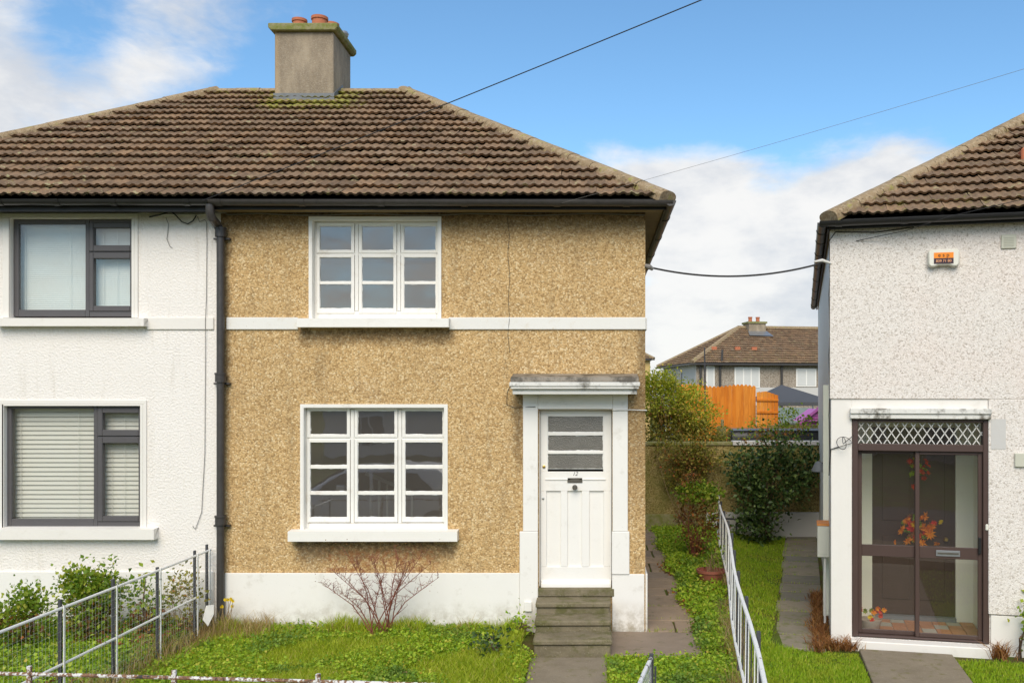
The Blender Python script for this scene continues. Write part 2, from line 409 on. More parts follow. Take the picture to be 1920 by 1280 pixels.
leafmat('olive_leaf', [(0, (.11,.11,.02)), (.4, (.21,.21,.035)), (.75, (.35,.32,.055)), (.93, (.45,.32,.09)), (1, (.45,.18,.05))])
leafmat('yellowgreen_leaf', [(0, (.17,.22,.015)), (.4, (.34,.39,.03)), (.8, (.50,.50,.05)), (1, (.62,.48,.10))])
leafmat('red_leaf', [(0, (.55,.02,.02)), (.5, (.75,.04,.03)), (1, (.8,.12,.05))])
leafmat('orange_leaf', [(0, (.75,.10,.01)), (.5, (.85,.25,.01)), (1, (.85,.48,.02))])
leafmat('yellow_petal', [(0, (.70,.50,.01)), (1, (.85,.66,.02))])
simple('bark', (.13,.085,.055), .9, .4, 30, .2, bumps=.6)
simple('red_twig', (.21,.066,.042), .75, .35, 30, .3)
simple('dry_twig', (.30,.21,.12), .9, .3, 30, .2)
simple('black_plastic', (.020,.0195,.020), .30, .25, 8, .5, bumps=.08, bscale=12)
simple('old_iron', (.050,.044,.041), .42, .5, 14, .5, bumps=.35, bscale=50)
def m_rustpaint(g):
    p = g.pos(); n = g.noise(p, 26, 5, .7)
    c = g.ramp(n, [(0, (.76,.75,.72)), (.45, (.70,.68,.64)), (.48, (.20,.13,.09)), (.55, (.26,.13,.06)), (.62, (.05,.045,.045))])
    return P(g, c, .65, g.bump(n, .4, .002), .3)
material('flaking_white_iron', m_rustpaint)
def m_rustpaint0(g):
    p = g.pos(); n = g.noise(p, 22, 5, .7)
    c = g.ramp(n, [(0, (.82,.81,.78)), (.62, (.80,.79,.75)), (.66, (.25,.18,.13)), (.75, (.09,.08,.075))])
    return P(g, c, .65, g.bump(n, .3, .002), .3)
material('white_iron', m_rustpaint0)
def m_rustpaint2(g):
    p = g.pos(); n = g.noise(p, 14, 5, .7)
    c = g.ramp(n, [(0, (.05,.045,.045)), (.40, (.08,.065,.055)), (.44, (.72,.71,.69)), (1, (.76,.75,.73))])
    return P(g, c, .65, None, .3)
material('worn_white_bar', m_rustpaint2)
simple('dark_post', (.060,.060,.066), .6, .4, 25, .35, bumps=.3)
simple('wire_galvanised', (.72,.71,.66), .5, .2, 30, .5)
simple('anthracite', (.095,.088,.090), .42, .08, 3, .4)
simple('brown_aluminium', (.078,.048,.040), .38, .12, 5, .45)
simple('blind_white', (.80,.77,.69), .6, .04, 3, .3)
simple('blind_closed', (.78,.79,.74), .55, .04, 2, .3)
simple('soffit_board', (.26,.19,.105), .8, .4, 6, .3)
simple('fascia_black', (.014,.013,.013), .5, .3, 8, .4)
simple('terracotta', (.48,.165,.085), .8, .2, 12, .25, bumps=.3)
simple('plastic_pot', (.30,.10,.065), .5, .1, 8, .4)
simple('lead', (.17,.18,.19), .6, .25, 10, .4, bumps=.3)
simple('brass', (.60,.42,.12), .35, .1, 8, .5, .9)
simple('pewter', (.20,.18,.15), .38, .2, 20, .5, .8)
simple('steel', (.38,.39,.40), .35, .15, 20, .5, .7)
simple('black_ink', (.02,.02,.02), .5, .1)
simple('grey_ink', (.12,.12,.12), .5, .1)
simple('alarm_casing', (.76,.735,.64), .4, .04, 4, .4)
simple('alarm_orange', (.90,.27,.02), .5, .06)
simple('alarm_dark', (.045,.022,.035), .5, .1)
simple('alarm_pale', (.95,.45,.22), .5, .05)
simple('vent_cream', (.56,.55,.45), .5, .05)
simple('meter_beige', (.56,.55,.47), .5, .06)
simple('cable_grey', (.22,.20,.18), .6, .2)
simple('cable_black', (.03,.028,.028), .6, .2)
simple('cable_white', (.66,.64,.60), .6, .1)
simple('orange_trim', (.60,.22,.05), .6, .2)
def m_wood(g):
    p = g.pos(); st = g.n('Mapping', Vector=p); st.node.inputs['Scale'].default_value = (14, 14, 1.4)
    c = g.mix(g.n('ObjectInfo', 5), (.66,.20,.015), (.80,.32,.045))
    c = g.mix(g.ss(g.noise(st, 1.5, 4, .6), .4, .7, 0, .55), c, (.42,.105,.008))
    return P(g, c, .7, g.bump(g.noise(st, 3, 4), .3, .006), .25)
material('orange_timber', m_wood)
simple('tarp_black', (.025,.026,.03), .45, .3, 5, .5, bumps=.5, bscale=6, bdist=.03)
simple('gazebo_grey', (.085,.088,.095), .7, .1, 2, .3)
simple('tarp_green', (.20,.24,.21), .7, .2, 4, .3)
simple('playhouse_pink', (.62,.17,.50), .5, .08, 4, .4)
simple('yellow_wall', (.60,.42,.17), .85, .1, 3)
simple('room_wall', (.58,.50,.40), .9, .08, 1.2)
simple('room_dark', (.26,.19,.14), .8, .2, 2)
simple('inner_door_brown', (.060,.034,.024), .35, .2, 6, .45)
simple('step_floor_tile', (.48,.22,.12), .5, .15, 12, .4)
simple('grout', (.42,.38,.32), .8)
simple('net_curtain', (.62,.62,.60), .9, .06, 3)
simple('car_paint', (.80,.80,.80), .22, .02, 3, .6)
simple('car_glass', (.02,.025,.03), .08, .02, 3, .6)
simple('tyre', (.02,.02,.02), .8, .1)
simple('tail_lamp', (.5,.02,.02), .3, .05)
simple('dark_glass_far', (.10,.12,.14), .12, .1, 3, .6)
simple('basket', (.50,.42,.34), .8, .2, 30)
def m_glass(g, f0=.07, wob=.04, haze=.02):
    p = g.pos()
    nm = g.bump(g.noise(p, 2.2, 2), wob, .02)
    gl = g.n('BsdfGlossy', Color=(1,1,1), Roughness=.015, Normal=nm)
    tr = g.n('BsdfTransparent', Color=(.90,.915,.905))
    fac = g.n('LayerWeight', 1, Blend=.5)
    fr = g.m('ADD', f0, g.m('MULTIPLY', 1-f0, g.m('POWER', fac, 5.)))
    base = g.n('MixShader', Fac=fr, i1=tr, i2=gl)
    return g.n('MixShader', Fac=haze, i1=base, i2=g.n('BsdfDiffuse', Color=(.52,.45,.39)))  # painted haze over the pane, lifting its dark tone like reflected light
material('window_glass', lambda g: m_glass(g, .20, .05, .10))
material('plate_glass', lambda g: m_glass(g, .11, .02))
def m_obscure(g):
    p = g.pos(); h = g.vor(p, 95)
    return P(g, g.mix(g.noise(p, 3, 2), (.10,.093,.08), (.19,.175,.145)), .16, g.bump(h, .8, .004), .7)
material('obscure_glass', m_obscure)
# ------------------------------------------------------------------ ground
def sstep(a, b, v):
    t = np.clip((np.asarray(v, float)-a)/(b-a), 0, 1); return t*t*(3-2*t)
FENCE_R = lambda y: 1.01+.109*(np.asarray(y)+4.79)
def hgt(x, y):
    x = np.asarray(x, float); y = np.asarray(y, float)
    low = -.16*sstep(1.45, 2.4, x - .12*np.clip(y, -6, 9))                     # the right-hand plot lies a step lower
    back = .85*sstep(8.25, 8.6, y)*(1-sstep(17, 30, y)) - .9*sstep(17, 30, y)
    street = -.12*sstep(-5.0, -5.6, y)
    lawn = .05*(1-sstep(-.75, -.55, x))*sstep(-5, -4.6, y)*(1-sstep(0., .25, y))
    return .0 + low*(1-sstep(8.2, 8.6, y)) + back + street + lawn
xs = np.unique(np.concatenate([np.linspace(-900, -12, 24), np.linspace(-12, 14, 131), np.linspace(14, 900, 24)]))
ys = np.unique(np.concatenate([np.linspace(-900, -30, 16), np.linspace(-30, -6, 25), np.linspace(-6, 10, 101), np.linspace(10, 40, 31), np.linspace(40, 1200, 24)]))
X, Y = np.meshgrid(xs, ys); Z = hgt(X, Y)
nx, ny = len(xs), len(ys); idx = np.arange(nx*ny).reshape(ny, nx)
q = np.stack([idx[:-1, :-1], idx[:-1, 1:], idx[1:, 1:], idx[1:, :-1]], -1).reshape(-1, 4)
tag(fast('ground', np.stack([X, Y, Z-.012], -1), q, 'lawn_soil', smooth=True), 'earth and turf around the houses', None, None, 'structure')

def sheet(name, poly, mat, top, thick=.05, parent=None, bevel=.006):
    m = MB(); m.prism(poly, 'z', top-thick, top); o = m.build(name, mat, parent, bevel=bevel); return o
# concrete path from the gate to the steps, apron in front of the house
gp = tag(MB().prism([(-.66,-5.2),(.10,-5.2),(.09,-3.1),(.11,-1.08),(-.67,-1.08),(-.65,-3.1)], 'z', -.05, .035).build('garden_path', 'weathered_concrete', bevel=.008), 'worn concrete path leading to the front steps', None, None, 'structure')
ap = tag(MB().prism([(.115,-1.10),(1.02,-1.02),(1.30,-.62),(1.18,-.10),(.115,-.03)], 'z', -.05, .028).build('path_apron', 'paving_slab', bevel=.008), 'grey slab apron beside the front steps', None, None, 'structure')
# crazy paving along the house side: irregular slabs laid in rows
sp = tag(MB().box(.57, 1.15, -.02, 7.85, -.05, .006).build('side_path', 'lawn_soil'), 'brown stone path along the side of the house', None, None, 'structure')
yy = -.06; row = 0; rr = random.Random(3)
while yy < 7.7:
    ln = rr.uniform(.42, .80); y1 = min(yy+ln, 7.8); sk = rr.uniform(-.07, .07); sk0 = 0 if row == 0 else prev
    split = rr.uniform(.42, .66) if rr.random() < .7 else None
    x0, x1 = .575, 1.15+rr.uniform(-.03, .04); gp_ = .015
    cells = [(x0, x1)] if split is None else [(x0, x0+(x1-x0)*split-gp_), (x0+(x1-x0)*split+gp_, x1)]
    lerp0 = lambda x: yy+sk0*(x-.57)/.6; lerp1 = lambda x: y1+sk*(x-.57)/.6
    for a, b in cells:
        j = rr.uniform(-.05, .05); mid = (a+b)/2
        poly = [(a, lerp0(a)+gp_), (mid, lerp0(mid)+gp_+rr.uniform(-.012,.012)), (b+j*0, lerp0(b)+gp_), (b+rr.uniform(-.01,.01), (lerp0(b)+lerp1(b))/2),
                (b, lerp1(b)-gp_), (mid, lerp1(mid)-gp_+rr.uniform(-.012,.012)), (a, lerp1(a)-gp_), (a+rr.uniform(-.01,.01), (lerp0(a)+lerp1(a))/2)]
        sheet('paving_stone', poly, 'paving_slab', .022+rr.uniform(-.006, .008), .05, sp)
    prev = sk; yy = y1; row += 1
# slab path beside the right-hand house, in its own frame (u along front, v into depth)
def rv(u, v): q = RM @ Vector((u, v, 0)); return (q.x, q.y)
sp2 = tag(MB().prism([rv(-.66,-.35), rv(-.04,-.35), rv(-.04,8.0), rv(-.66,8.0)], 'z', -.30, -.168).build('neighbour_path', 'lawn_soil'), 'grey slab path beside the white house', None, None, 'structure')
v = -.33; k = 0; JOINTS = []
while v < 7.9:
    ln = .60+rr.uniform(-.02, .02); e = rr.uniform(-.03, .03); g0 = .018
    sheet('paving_slab', [rv(-.65+e, v+g0), rv(-.06, v+g0+rr.uniform(-.01,.01)), rv(-.06, v+ln-g0), rv(-.65+e, v+ln-g0+rr.uniform(-.01,.01))], 'grey_slab', -.140+rr.uniform(-.006,.010), .05, sp2); JOINTS.append(v)
    v += ln
tag(MB().prism([rv(.30,-.22), rv(1.28,-.22), rv(1.50,-5.0), rv(.55,-5.0)], 'z', -.30, -.128).build('porch_path', 'weathered_concrete', bevel=.008), 'concrete path leading to the glazed porch', None, None, 'structure')
# street behind the camera (seen only in the window panes)
tag(MB().box(-60, 60, -6.9, -5.35, -.20, -.07).build('pavement', 'weathered_concrete'), 'concrete pavement along the street', None, None, 'structure')
tag(MB().box(-60, 60, -7.05, -6.902, -.25, -.066).build('kerb', 'weathered_concrete'), 'concrete kerb along the street', None, None, 'structure')
tag(MB().box(-60, 60, -13.5, -7.05, -.30, -.19).build('road', 'asphalt'), 'asphalt road in front of the houses', None, None, 'structure')

# ------------------------------------------------------------------ roofs
def tile_verts(w, g, seed, amp=.0095, lap=.05, thick=.034, lift=.056):
    n = 12; vs = []
    for i in range(n+1):
        x = w*i/n; z = amp*(1, .72, -.66, -1, -.66, .72)[i % 6]
        vs += [(x, .020, lift+z-thick), (x, 0, lift+z), (x, g+lap, z*.85+.004)]
    fs = []
    for i in range(n):
        a = 3*i; b = a+3
        fs += [(a, b, b+1, a+1), (a+1, b+1, b+2, a+2)]
    fs += [(0, 1, 2), (3*n, 3*n+2, 3*n+1)]
    return vs, fs
TILE = {}
def roof_slope(roof, o, e, up, L, lo, hi, w=.2, gauge=.26, keep=lambda x, t: True, own=lambda x: True, single=True, mat='roof_tile', seed=1, local=False):
    """o eave origin, e along the eave, up the slope; lo/hi give the limits along e at height t up the slope. roof-local frame."""
    o, e, up = Vector(o), Vector(e).normalized(), Vector(up).normalized(); nrm = e.cross(up).normalized()
    rr = random.Random(seed); base = Matrix((e, up, nrm)).transposed()
    vs, fs = tile_verts(w, gauge, 0)
    if 'm' not in TILE:
        me = bpy.data.meshes.new('tile'); me.from_pydata(vs, [], fs); me.materials.append(MATS[mat])
        me.polygons.foreach_set('use_smooth', [True]*len(me.polygons)); me.set_sharp_from_angle(angle=R(55)); TILE['m'] = me
    INV = Matrix.Identity(4) if local else org(roof).inverted()
    nrow = int(math.ceil(L/gauge)); mass = MB()
    for r in range(nrow):
        t0 = r*gauge; t1 = min(t0+gauge+.05, L); off = w/2*(r % 2)
        k0 = int(math.floor((lo(t0)-off)/w))-1; k1 = int(math.ceil((hi(t0)-off)/w))+1
        for k in range(k0, k1+1):
            xa = k*w+off; a0, b0, a1, b1 = lo(t0), hi(t0), lo(t1), hi(t1)
            if xa+w < min(a0, a1)+.03 or xa > max(b0, b1)-.03: continue
            if not own(xa+w/2): continue
            clip = xa < max(a0, a1) or xa+w > min(b0, b1) or t0+gauge+.05 > L
            jig = Matrix.Translation((rr.uniform(-.003,.003), rr.gauss(0,.007)-(.02 if rr.random() < .02 else 0), rr.uniform(-.003,.006))) @ Matrix.Rotation(rr.gauss(0,.014), 4, 'Z') @ Matrix.Rotation(rr.gauss(0,.010), 4, 'X')
            M4 = INV @ Matrix.Translation(o+e*xa+up*t0) @ base.to_4x4() @ jig
            one = single and keep(xa+w/2, t0)
            if clip:
                cv = []
                for x, y, z in vs:
                    y = min(y, L-t0); t = t0+y
                    cv.append((min(max(x+xa, lo(t)), max(hi(t), lo(t)))-xa, y, z))
            else: cv = vs
            if one:
                if clip:
                    me = bpy.data.meshes.new('tile'); me.from_pydata(cv, [], fs); me.materials.append(MATS[mat])
                    me.polygons.foreach_set('use_smooth', [True]*len(me.polygons)); me.set_sharp_from_angle(angle=R(55))
                else: me = TILE['m']
                ob = bpy.data.objects.new('tile', me); link(ob, roof); ob.matrix_local = M4
            else: mass.add([M4 @ Vector(q) for q in cv], fs)
    if mass.v:
        ob = mass.build('tile_courses', mat, roof, local=True); ob['kind'] = 'stuff'
def ridge_mesh(ln, r=.128):
    m = MB(); n = 8; prof = [(r, -.07)]+[(math.cos(math.pi*i/n)*r, math.sin(math.pi*i/n)*r*.5) for i in range(n+1)]+[(-r, -.07)]; k = len(prof)
    vs = [(x, 0, z) for x, z in prof]+[(x*.97, ln, z*.97) for x, z in prof]
    m.add(vs, [(i, i+1, k+i+1, k+i) for i in range(k-1)]+[tuple(range(k)), tuple(range(2*k-1, k-1, -1)), (k-1, 0, k, 2*k-1)]); return m
RIDGE = {}
def ridge_run(roof, a, b, up, ln=.42, lift=-.012, local=False):
    INV = Matrix.Identity(4) if local else org(roof).inverted()
    a, b, up = Vector(a), Vector(b), Vector(up).normalized(); t = (b-a); n = max(1, round(t.length/ln)); st = t/n; d = t.normalized()
    x = d.cross(up).normalized(); z = x.cross(d).normalized(); base = Matrix((x, d, z)).transposed().to_4x4(); key = round(st.length, 3)
    if key not in RIDGE:
        o = ridge_mesh(st.length-.006).build('ridge_tile', 'ridge_tile', None, smooth=True); RIDGE[key] = o.data; bpy.data.objects.remove(o)
    for i in range(n):
        ob = bpy.data.objects.new('ridge_tile', RIDGE[key]); link(ob, roof)
        ob.matrix_local = INV @ Matrix.Translation(a+st*i+z*(lift+random.uniform(-.004,.004))+x*random.uniform(-.006,.006)) @ base @ Matrix.Rotation(random.uniform(-.012,.012), 4, 'Z')
def gutter(parent, a, b, out, r=.058, mat='black_plastic', joints=(), local=False):
    """half-round gutter from a to b; out = horizontal direction away from the wall"""
    a, b, out = Vector(a), Vector(b), Vector(out).normalized(); up = Vector((0,0,1)); n = 10
    m = MB(); vs = []
    for p in (a, b):
        for rad in (r, r-.006):
            for i in range(n+1):
                t = math.pi*i/n; vs.append(p+out*math.cos(t)*rad-up*math.sin(t)*rad)
    k = n+1; fs = []
    for i in range(n): fs += [(i, i+1, 2*k+i+1, 2*k+i), (k+i, 3*k+i, 3*k+i+1, k+i+1)]
    fs += [(0, 2*k, 3*k, k), (n, k+n, 3*k+n, 2*k+n), tuple(range(k)), tuple(range(2*k, 3*k))]
    m.add(vs, fs); go = m.build('gutter', mat, parent, smooth=True, local=local)
    d = (b-a).normalized(); L = (b-a).length
    for j in joints:
        c = a+d*j*L; m = MB(); vs = []
        for p in (c-d*.035, c+d*.035):
            for rad in (r+.007, r-.002):
                for i in range(n+1):
                    t = math.pi*i/n; vs.append(p+out*math.cos(t)*rad-up*math.sin(t)*rad)
        fs = []
        for i in range(n): fs += [(i, i+1, 2*k+i+1, 2*k+i), (k+i, 3*k+i, 3*k+i+1, k+i+1), (i, k+i, k+i+1, i+1), (2*k+i, 2*k+i+1, 3*k+i+1, 3*k+i)]
        fs += [(0, 2*k, 3*k, k), (n, k+n, 3*k+n, 2*k+n)]
        m.add(vs, fs); m.build('gutter_joint', mat, go, smooth=True, local=local)
    return go
def wall_holes(m, x0, x1, z0, z1, holes, y0, y1):
    xs = sorted({x0, x1, *[v for h in holes for v in h[:2]]}); zs = sorted({z0, z1, *[v for h in holes for v in h[2:]]})
    inside = lambda x, z: any(h[0] < x < h[1] and h[2] < z < h[3] for h in holes)
    for i in range(len(xs)-1):
        for j in range(len(zs)-1):
            if inside((xs[i]+xs[i+1])/2, (zs[j]+zs[j+1])/2): continue
            a, b, c, d_ = xs[i], xs[i+1], zs[j], zs[j+1]
            m.quad((a,y0,c), (b,y0,c), (b,y0,d_), (a,y0,d_)); m.quad((a,y1,c), (a,y1,d_), (b,y1,d_), (b,y1,c))
    for a, b, c, d_ in holes:
        m.quad((a,y0,c),(a,y0,d_),(a,y1,d_),(a,y1,c)); m.quad((b,y0,c),(b,y1,c),(b,y1,d_),(b,y0,d_))
        m.quad((a,y0,d_),(b,y0,d_),(b,y1,d_),(a,y1,d_)); m.quad((a,y0,c),(a,y1,c),(b,y1,c),(b,y0,c))
    a, b, c, d_ = x0, x1, z0, z1
    m.quad((a,y0,c),(a,y1,c),(a,y1,d_),(a,y0,d_)); m.quad((b,y0,c),(b,y0,d_),(b,y1,d_),(b,y1,c))
    m.quad((a,y0,d_),(a,y1,d_),(b,y1,d_),(b,y0,d_)); m.quad((a,y0,c),(b,y0,c),(b,y1,c),(a,y1,c))
    return m
# ------------------------------------------------------------------ the semi-detached pair
PX = FX(414); WR = .557; WL = -9.17; DEP = 6.81; WT = 4.80
XE, YE, ZE = .78, -.28, 4.87; XEL = -9.44
YR = 3.406; RX1, RX0, ZR = -2.886, -5.75, 7.28; SL = math.hypot(YR-YE, ZR-ZE); RUN = YR-YE
ochre = thing('pebbledash_house', 'ochre pebbledash house with white multi-paned windows and white front door', 'house', (0, 0, 0))
white = thing('roughcast_house', 'white roughcast house with dark grey windows adjoining the ochre house', 'house', (-6.5, 0, 0))
TH = .25
def hole(x0, x1, y0, y1):
    a, t = F(x0, y0); b, c = F(x1, y1); return (a, b, c, t)
hU, hL, hD = hole(584, 823, 411, 597), hole(568, 835, 762, 994), hole(1010, 1148, 767, 1104)
lU, lL = hole(20, 253, 408, 596), hole(8, 269, 757, 989)
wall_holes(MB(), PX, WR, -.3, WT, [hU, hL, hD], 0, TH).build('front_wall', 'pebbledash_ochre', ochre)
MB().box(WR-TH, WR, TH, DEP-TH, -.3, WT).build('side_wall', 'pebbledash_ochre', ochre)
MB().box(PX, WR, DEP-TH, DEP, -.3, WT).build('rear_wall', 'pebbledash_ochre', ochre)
wall_holes(MB(), WL, PX-.001, -.3, WT, [lU, lL], 0, TH).build('front_wall', 'roughcast_white', white)
MB().box(WL, WL+TH, TH, DEP-TH, -.3, WT).build('side_wall', 'roughcast_white', white)
MB().box(WL, PX-.001, DEP-TH, DEP, -.3, WT).build('rear_wall', 'roughcast_white', white)
# rooms behind the panes
MB().box(PX-.06, PX+.06, TH+.002, DEP-TH-.002, 0, WT-.1).build('party_wall', 'room_wall', ochre)
for r_, a, b in ((ochre, PX+.062, WR-TH-.002), (white, WL+TH+.002, PX-.062)):
    MB().box(a, b, TH+.002, DEP-TH-.002, .30, .44).build('ground_floor', 'room_dark', r_)
    MB().box(a, b, TH+.002, DEP-TH-.002, 2.66, 2.84).build('upper_floor', 'room_wall', r_)
    MB().box(a, b, TH+.002, DEP-TH-.002, WT-.09, WT-.01).build('loft_floor', 'room_wall', r_)
    MB().box(a, b, 3.6, 3.7, .442, 2.658).build('partition', 'room_wall', r_)
    MB().box(a, b, 3.6, 3.7, 2.842, WT-.092).build('partition', 'room_wall', r_)
MB().box(-1.18, -1.08, TH+.004, 3.598, .442, 2.658).build('partition', 'room_wall', ochre)
# a banister and a chimney breast inside the front room
st = MB()
for i in range(6): st.box(-3.30+i*.12, -3.27+i*.12, 2.9, 2.93, .45, 1.5-.05*i)
st.bar((-3.36, 2.915, 1.56), (-2.62, 2.915, 1.26), .05, .05); st.build('banister', 'cream_paint', ochre)
MB().box(-2.25, -1.45, 3.2, 3.598, .442, 2.655).build('chimney_breast', 'room_dark', ochre)

def roof_of(root, side, seed):
    m = MB(); e = .03
    if side > 0:
        m.quad((PX, YE, ZE-e), (XE, YE, ZE-e), (RX1, YR, ZR-e), (PX, YR, ZR-e))
        m.quad((XE, YE, ZE-e), (XE, 2*YR-YE, ZE-e), (RX1, YR, ZR-e)); m.quad((XE, 2*YR-YE, ZE-e), (PX, 2*YR-YE, ZE-e), (PX, YR, ZR-e), (RX1, YR, ZR-e))
    else:
        m.quad((XEL, YE, ZE-e), (PX, YE, ZE-e), (PX, YR, ZR-e), (RX0, YR, ZR-e))
        m.quad((XEL, 2*YR-YE, ZE-e), (XEL, YE, ZE-e), (RX0, YR, ZR-e)); m.quad((PX, 2*YR-YE, ZE-e), (XEL, 2*YR-YE, ZE-e), (RX0, YR, ZR-e), (PX, YR, ZR-e))
    roof = m.build('roof', 'fascia_black', root)
    up = (0, RUN, ZR-ZE); k = RUN/SL
    lo = (lambda t: PX-.3) if side > 0 else (lambda t: XEL+t*k)
    hi = (lambda t: XE-t*k) if side > 0 else (lambda t: PX+.3)
    own = (lambda x: x >= PX) if side > 0 else (lambda x: x < PX)
    roof_slope(roof, (0, YE-.03, ZE), (1,0,0), up, SL, lo, hi, keep=(lambda x, t: x > -6.95-.1*t), own=own, seed=seed)
    # the slopes turned away from the street
    if side > 0: roof_slope(roof, (XE, 0, ZE), (0,1,0), (-RUN, 0, ZR-ZE), SL, lambda t: YE+t*k, lambda t: 2*YR-YE-t*k, single=False, seed=seed+1)
    else: roof_slope(roof, (XEL, 0, ZE), (0,-1,0), (RUN, 0, ZR-ZE), SL, lambda t: -(2*YR-YE)+t*k, lambda t: -YE-t*k, single=False, seed=seed+1)
    roof_slope(roof, (0, 2*YR-YE, ZE), (-1,0,0), (0, -RUN, ZR-ZE), SL, lambda t: -hi(t), lambda t: -lo(t), own=lambda x: own(-x), single=False, seed=seed+2)
    if side > 0:
        ridge_run(roof, (-3.84, YR, ZR-.01), (RX1+.02, YR, ZR-.01), (0,0,1)); c = (XE+.02, YE-.02, ZE+.03); q = (RX1, YR, ZR+.03)
        ridge_run(roof, c, q, (.55,-.55,1)); ridge_run(roof, (XE+.02, 2*YR-YE+.02, ZE+.03), q, (.55,.55,1))
    else:
        ridge_run(roof, (-4.70, YR, ZR-.01), (RX0-.02, YR, ZR-.01), (0,0,1)); c = (XEL-.02, YE-.02, ZE+.03); q = (RX0, YR, ZR+.03)
        ridge_run(roof, c, q, (-.55,-.55,1)); ridge_run(roof, (XEL-.02, 2*YR-YE+.02, ZE+.03), q, (-.55,.55,1))
    return roof
roofR = roof_of(ochre, 1, 5); roofL = roof_of(white, -1, 15)
# eaves: soffit boards, fascia, gutters
GZ = 4.835; YF = YE+.02
MB().box(PX, XE-.03, YF, -.004, 4.765, 4.785).build('soffit', 'soffit_board', ochre)
MB().box(PX, XE-.03, YF-.022, YF-.002, 4.745, 4.86).build('fascia', 'fascia_black', ochre)
MB().box(WR+.004, XE-.03, .0, DEP+.25, 4.765, 4.785).build('soffit', 'soffit_board', ochre)
MB().box(XE-.028, XE-.006, YF, DEP+.25, 4.745, 4.86).build('fascia', 'fascia_black', ochre)
MB().box(XEL+.03, PX-.001, YF, -.004, 4.765, 4.785).build('soffit', 'fascia_black', white)
MB().box(XEL+.03, PX-.001, YF-.022, YF-.002, 4.725, 4.86).build('fascia', 'fascia_black', white)
gutter(ochre, (PX+.02, YF-.085, GZ), (XE+.06, YF-.085, GZ-.01), (0,-1,0), .060, 'old_iron', (.02,.2,.37,.55,.75,.9))
gutter(ochre, (XE+.035, YF-.13, GZ-.012), (XE+.035, DEP+.25, GZ-.012), (1,0,0), .060, 'old_iron', (.12,.3,.5,.7,.9))
gutter(white, (XEL, YF-.085, GZ+.004), (PX+.015, YF-.085, GZ), (0,-1,0), .060, 'black_plastic', (.30,.46,.56,.68,.80,.955))
# downpipe on the party line
dx_ = FX(413.5, -.08); ox = FX(394, YF-.08)
dp = thing('downpipe', 'dark cast-iron downpipe between the white and ochre walls', 'downpipe', (dx_, -.08, 0))
zt = FZ(436, -.08)
MB().tube([(ox, YF-.085, GZ-.05), (ox, YF-.085, GZ-.13), (ox+.01, YF-.06, GZ-.19), (dx_-.03, -.11, zt+.09), (dx_, -.08, zt+.01)], [.047]*5, 12).build('swan_neck', 'old_iron', dp, smooth=True)
MB().tube([(dx_, -.08, zt+.02), (dx_, -.08, .16)], .043, 14).build('pipe', 'old_iron', dp, smooth=True)
for py in (436, 708, 975):
    z = FZ(py, -.08); b = MB().tube([(dx_, -.08, z+.05), (dx_, -.08, z-.05)], .060, 14); b.tube([(dx_, -.08, z+.055), (dx_, -.08, z+.035)], .066, 14)
    b.box(dx_-.09, dx_+.09, -.055, -.005, z-.075, z-.055); b.build('collar', 'old_iron', dp, smooth=True)
# chimney on the party line
ch = thing('chimney_stack', 'rendered grey-brown chimney stack with mossy cap on the shared ridge', 'chimney', (-4.27, YR, 7.0))
cx0, cx1, cy0, cy1 = -4.70, -3.84, 2.95, 3.87
MB().box(cx0, cx1, cy0, cy1, 6.75, 8.0).build('stack', 'chimney_render', ch, bevel=.012)
MB().prism([(cx0-.035,8.001),(cx1+.035,8.001),(cx1+.075,8.04),(cx1+.075,8.105),(cx0-.075,8.105),(cx0-.075,8.04)], 'y', cy0-.07, cy1+.07).build('cap', 'mossy_concrete', ch, bevel=.01)
fl = MB(); fl.box(cx0-.015, cx1+.015, cy0-.016, cy0+.02, 6.85, 7.10); fl.prism([(cy0-.012,6.9),(cy0+.45,7.2),(cy0+.45,7.38),(cy0-.012,7.10)], 'x', cx1+.001, cx1+.013); fl.build('flashing', 'lead', ch)
for i, (x, y, h, r) in enumerate([(-4.45, 3.30, .22, .105), (-4.13, 3.24, .23, .115), (-4.06, 3.60, .28, .11), (-4.48, 3.62, .19, .105)]):
    MB().lathe([(r*1.02, 0), (r*.95, h*.8), (r*1.08, h*.82), (r*1.08, h), (r*.85, h), (r*.8, h*.3), (0, h*.25)], (x, y, 8.10), 18).build('chimney_pot', 'terracotta', ch, smooth=True)
cw = MB().lathe([(.018, 0), (.018, .12), (.06, .13), (.075, .17), (.05, .21), (0, .215)], (-3.90, 3.72, 8.10), 12); cw.build('flue_cowl', 'steel', ch, smooth=True)

# ------------------------------------------------------------------ trims of the ochre house
z0b, z1b = FZ(618), FZ(595)
SILU = (FX(558, -.1), FX(842, -.1), FZ(613.5, -.1), FZ(595.5, -.1))
MB().box(PX+.07, FX(560)-.004, -.022, -.001, z0b, z1b).build('string_course', 'band_paint', ochre, bevel=.006)
MB().box(FX(840)+.012, WR+.006, -.022, -.001, z0b, z1b).build('string_course', 'band_paint', ochre, bevel=.006)
def plaster(name, *rects, t=.03, mat='painted_plaster'):
    m = MB()
    for x0, x1, y0, y1 in rects:
        a, zt_ = F(x0, y0); b, zb = F(x1, y1); m.box(a, b, -t, -.001, zb, zt_)
    return m.build(name, mat, ochre, bevel=.005)
plaster('plinth', (423, 974.5, 1073, 1215))
plaster('plinth', (1147.6, 1208, 1075, 1215))
MB().box(WR+.001, WR+.026, .004, DEP, -.3, FZ(1075)).build('plinth', 'painted_plaster', ochre, bevel=.005); MB().box(WR+.001, WR+.020, .004, DEP, z0b, z1b).build('string_course', 'band_paint', ochre, bevel=.005)
plaster('door_pilaster', (981, 1009, 735, 994.5), t=.034)
plaster('door_pilaster', (1148.5, 1177, 735, 994.5), t=.034)
plaster('pilaster_base', (974.8, 1009, 995, 1215), t=.045)
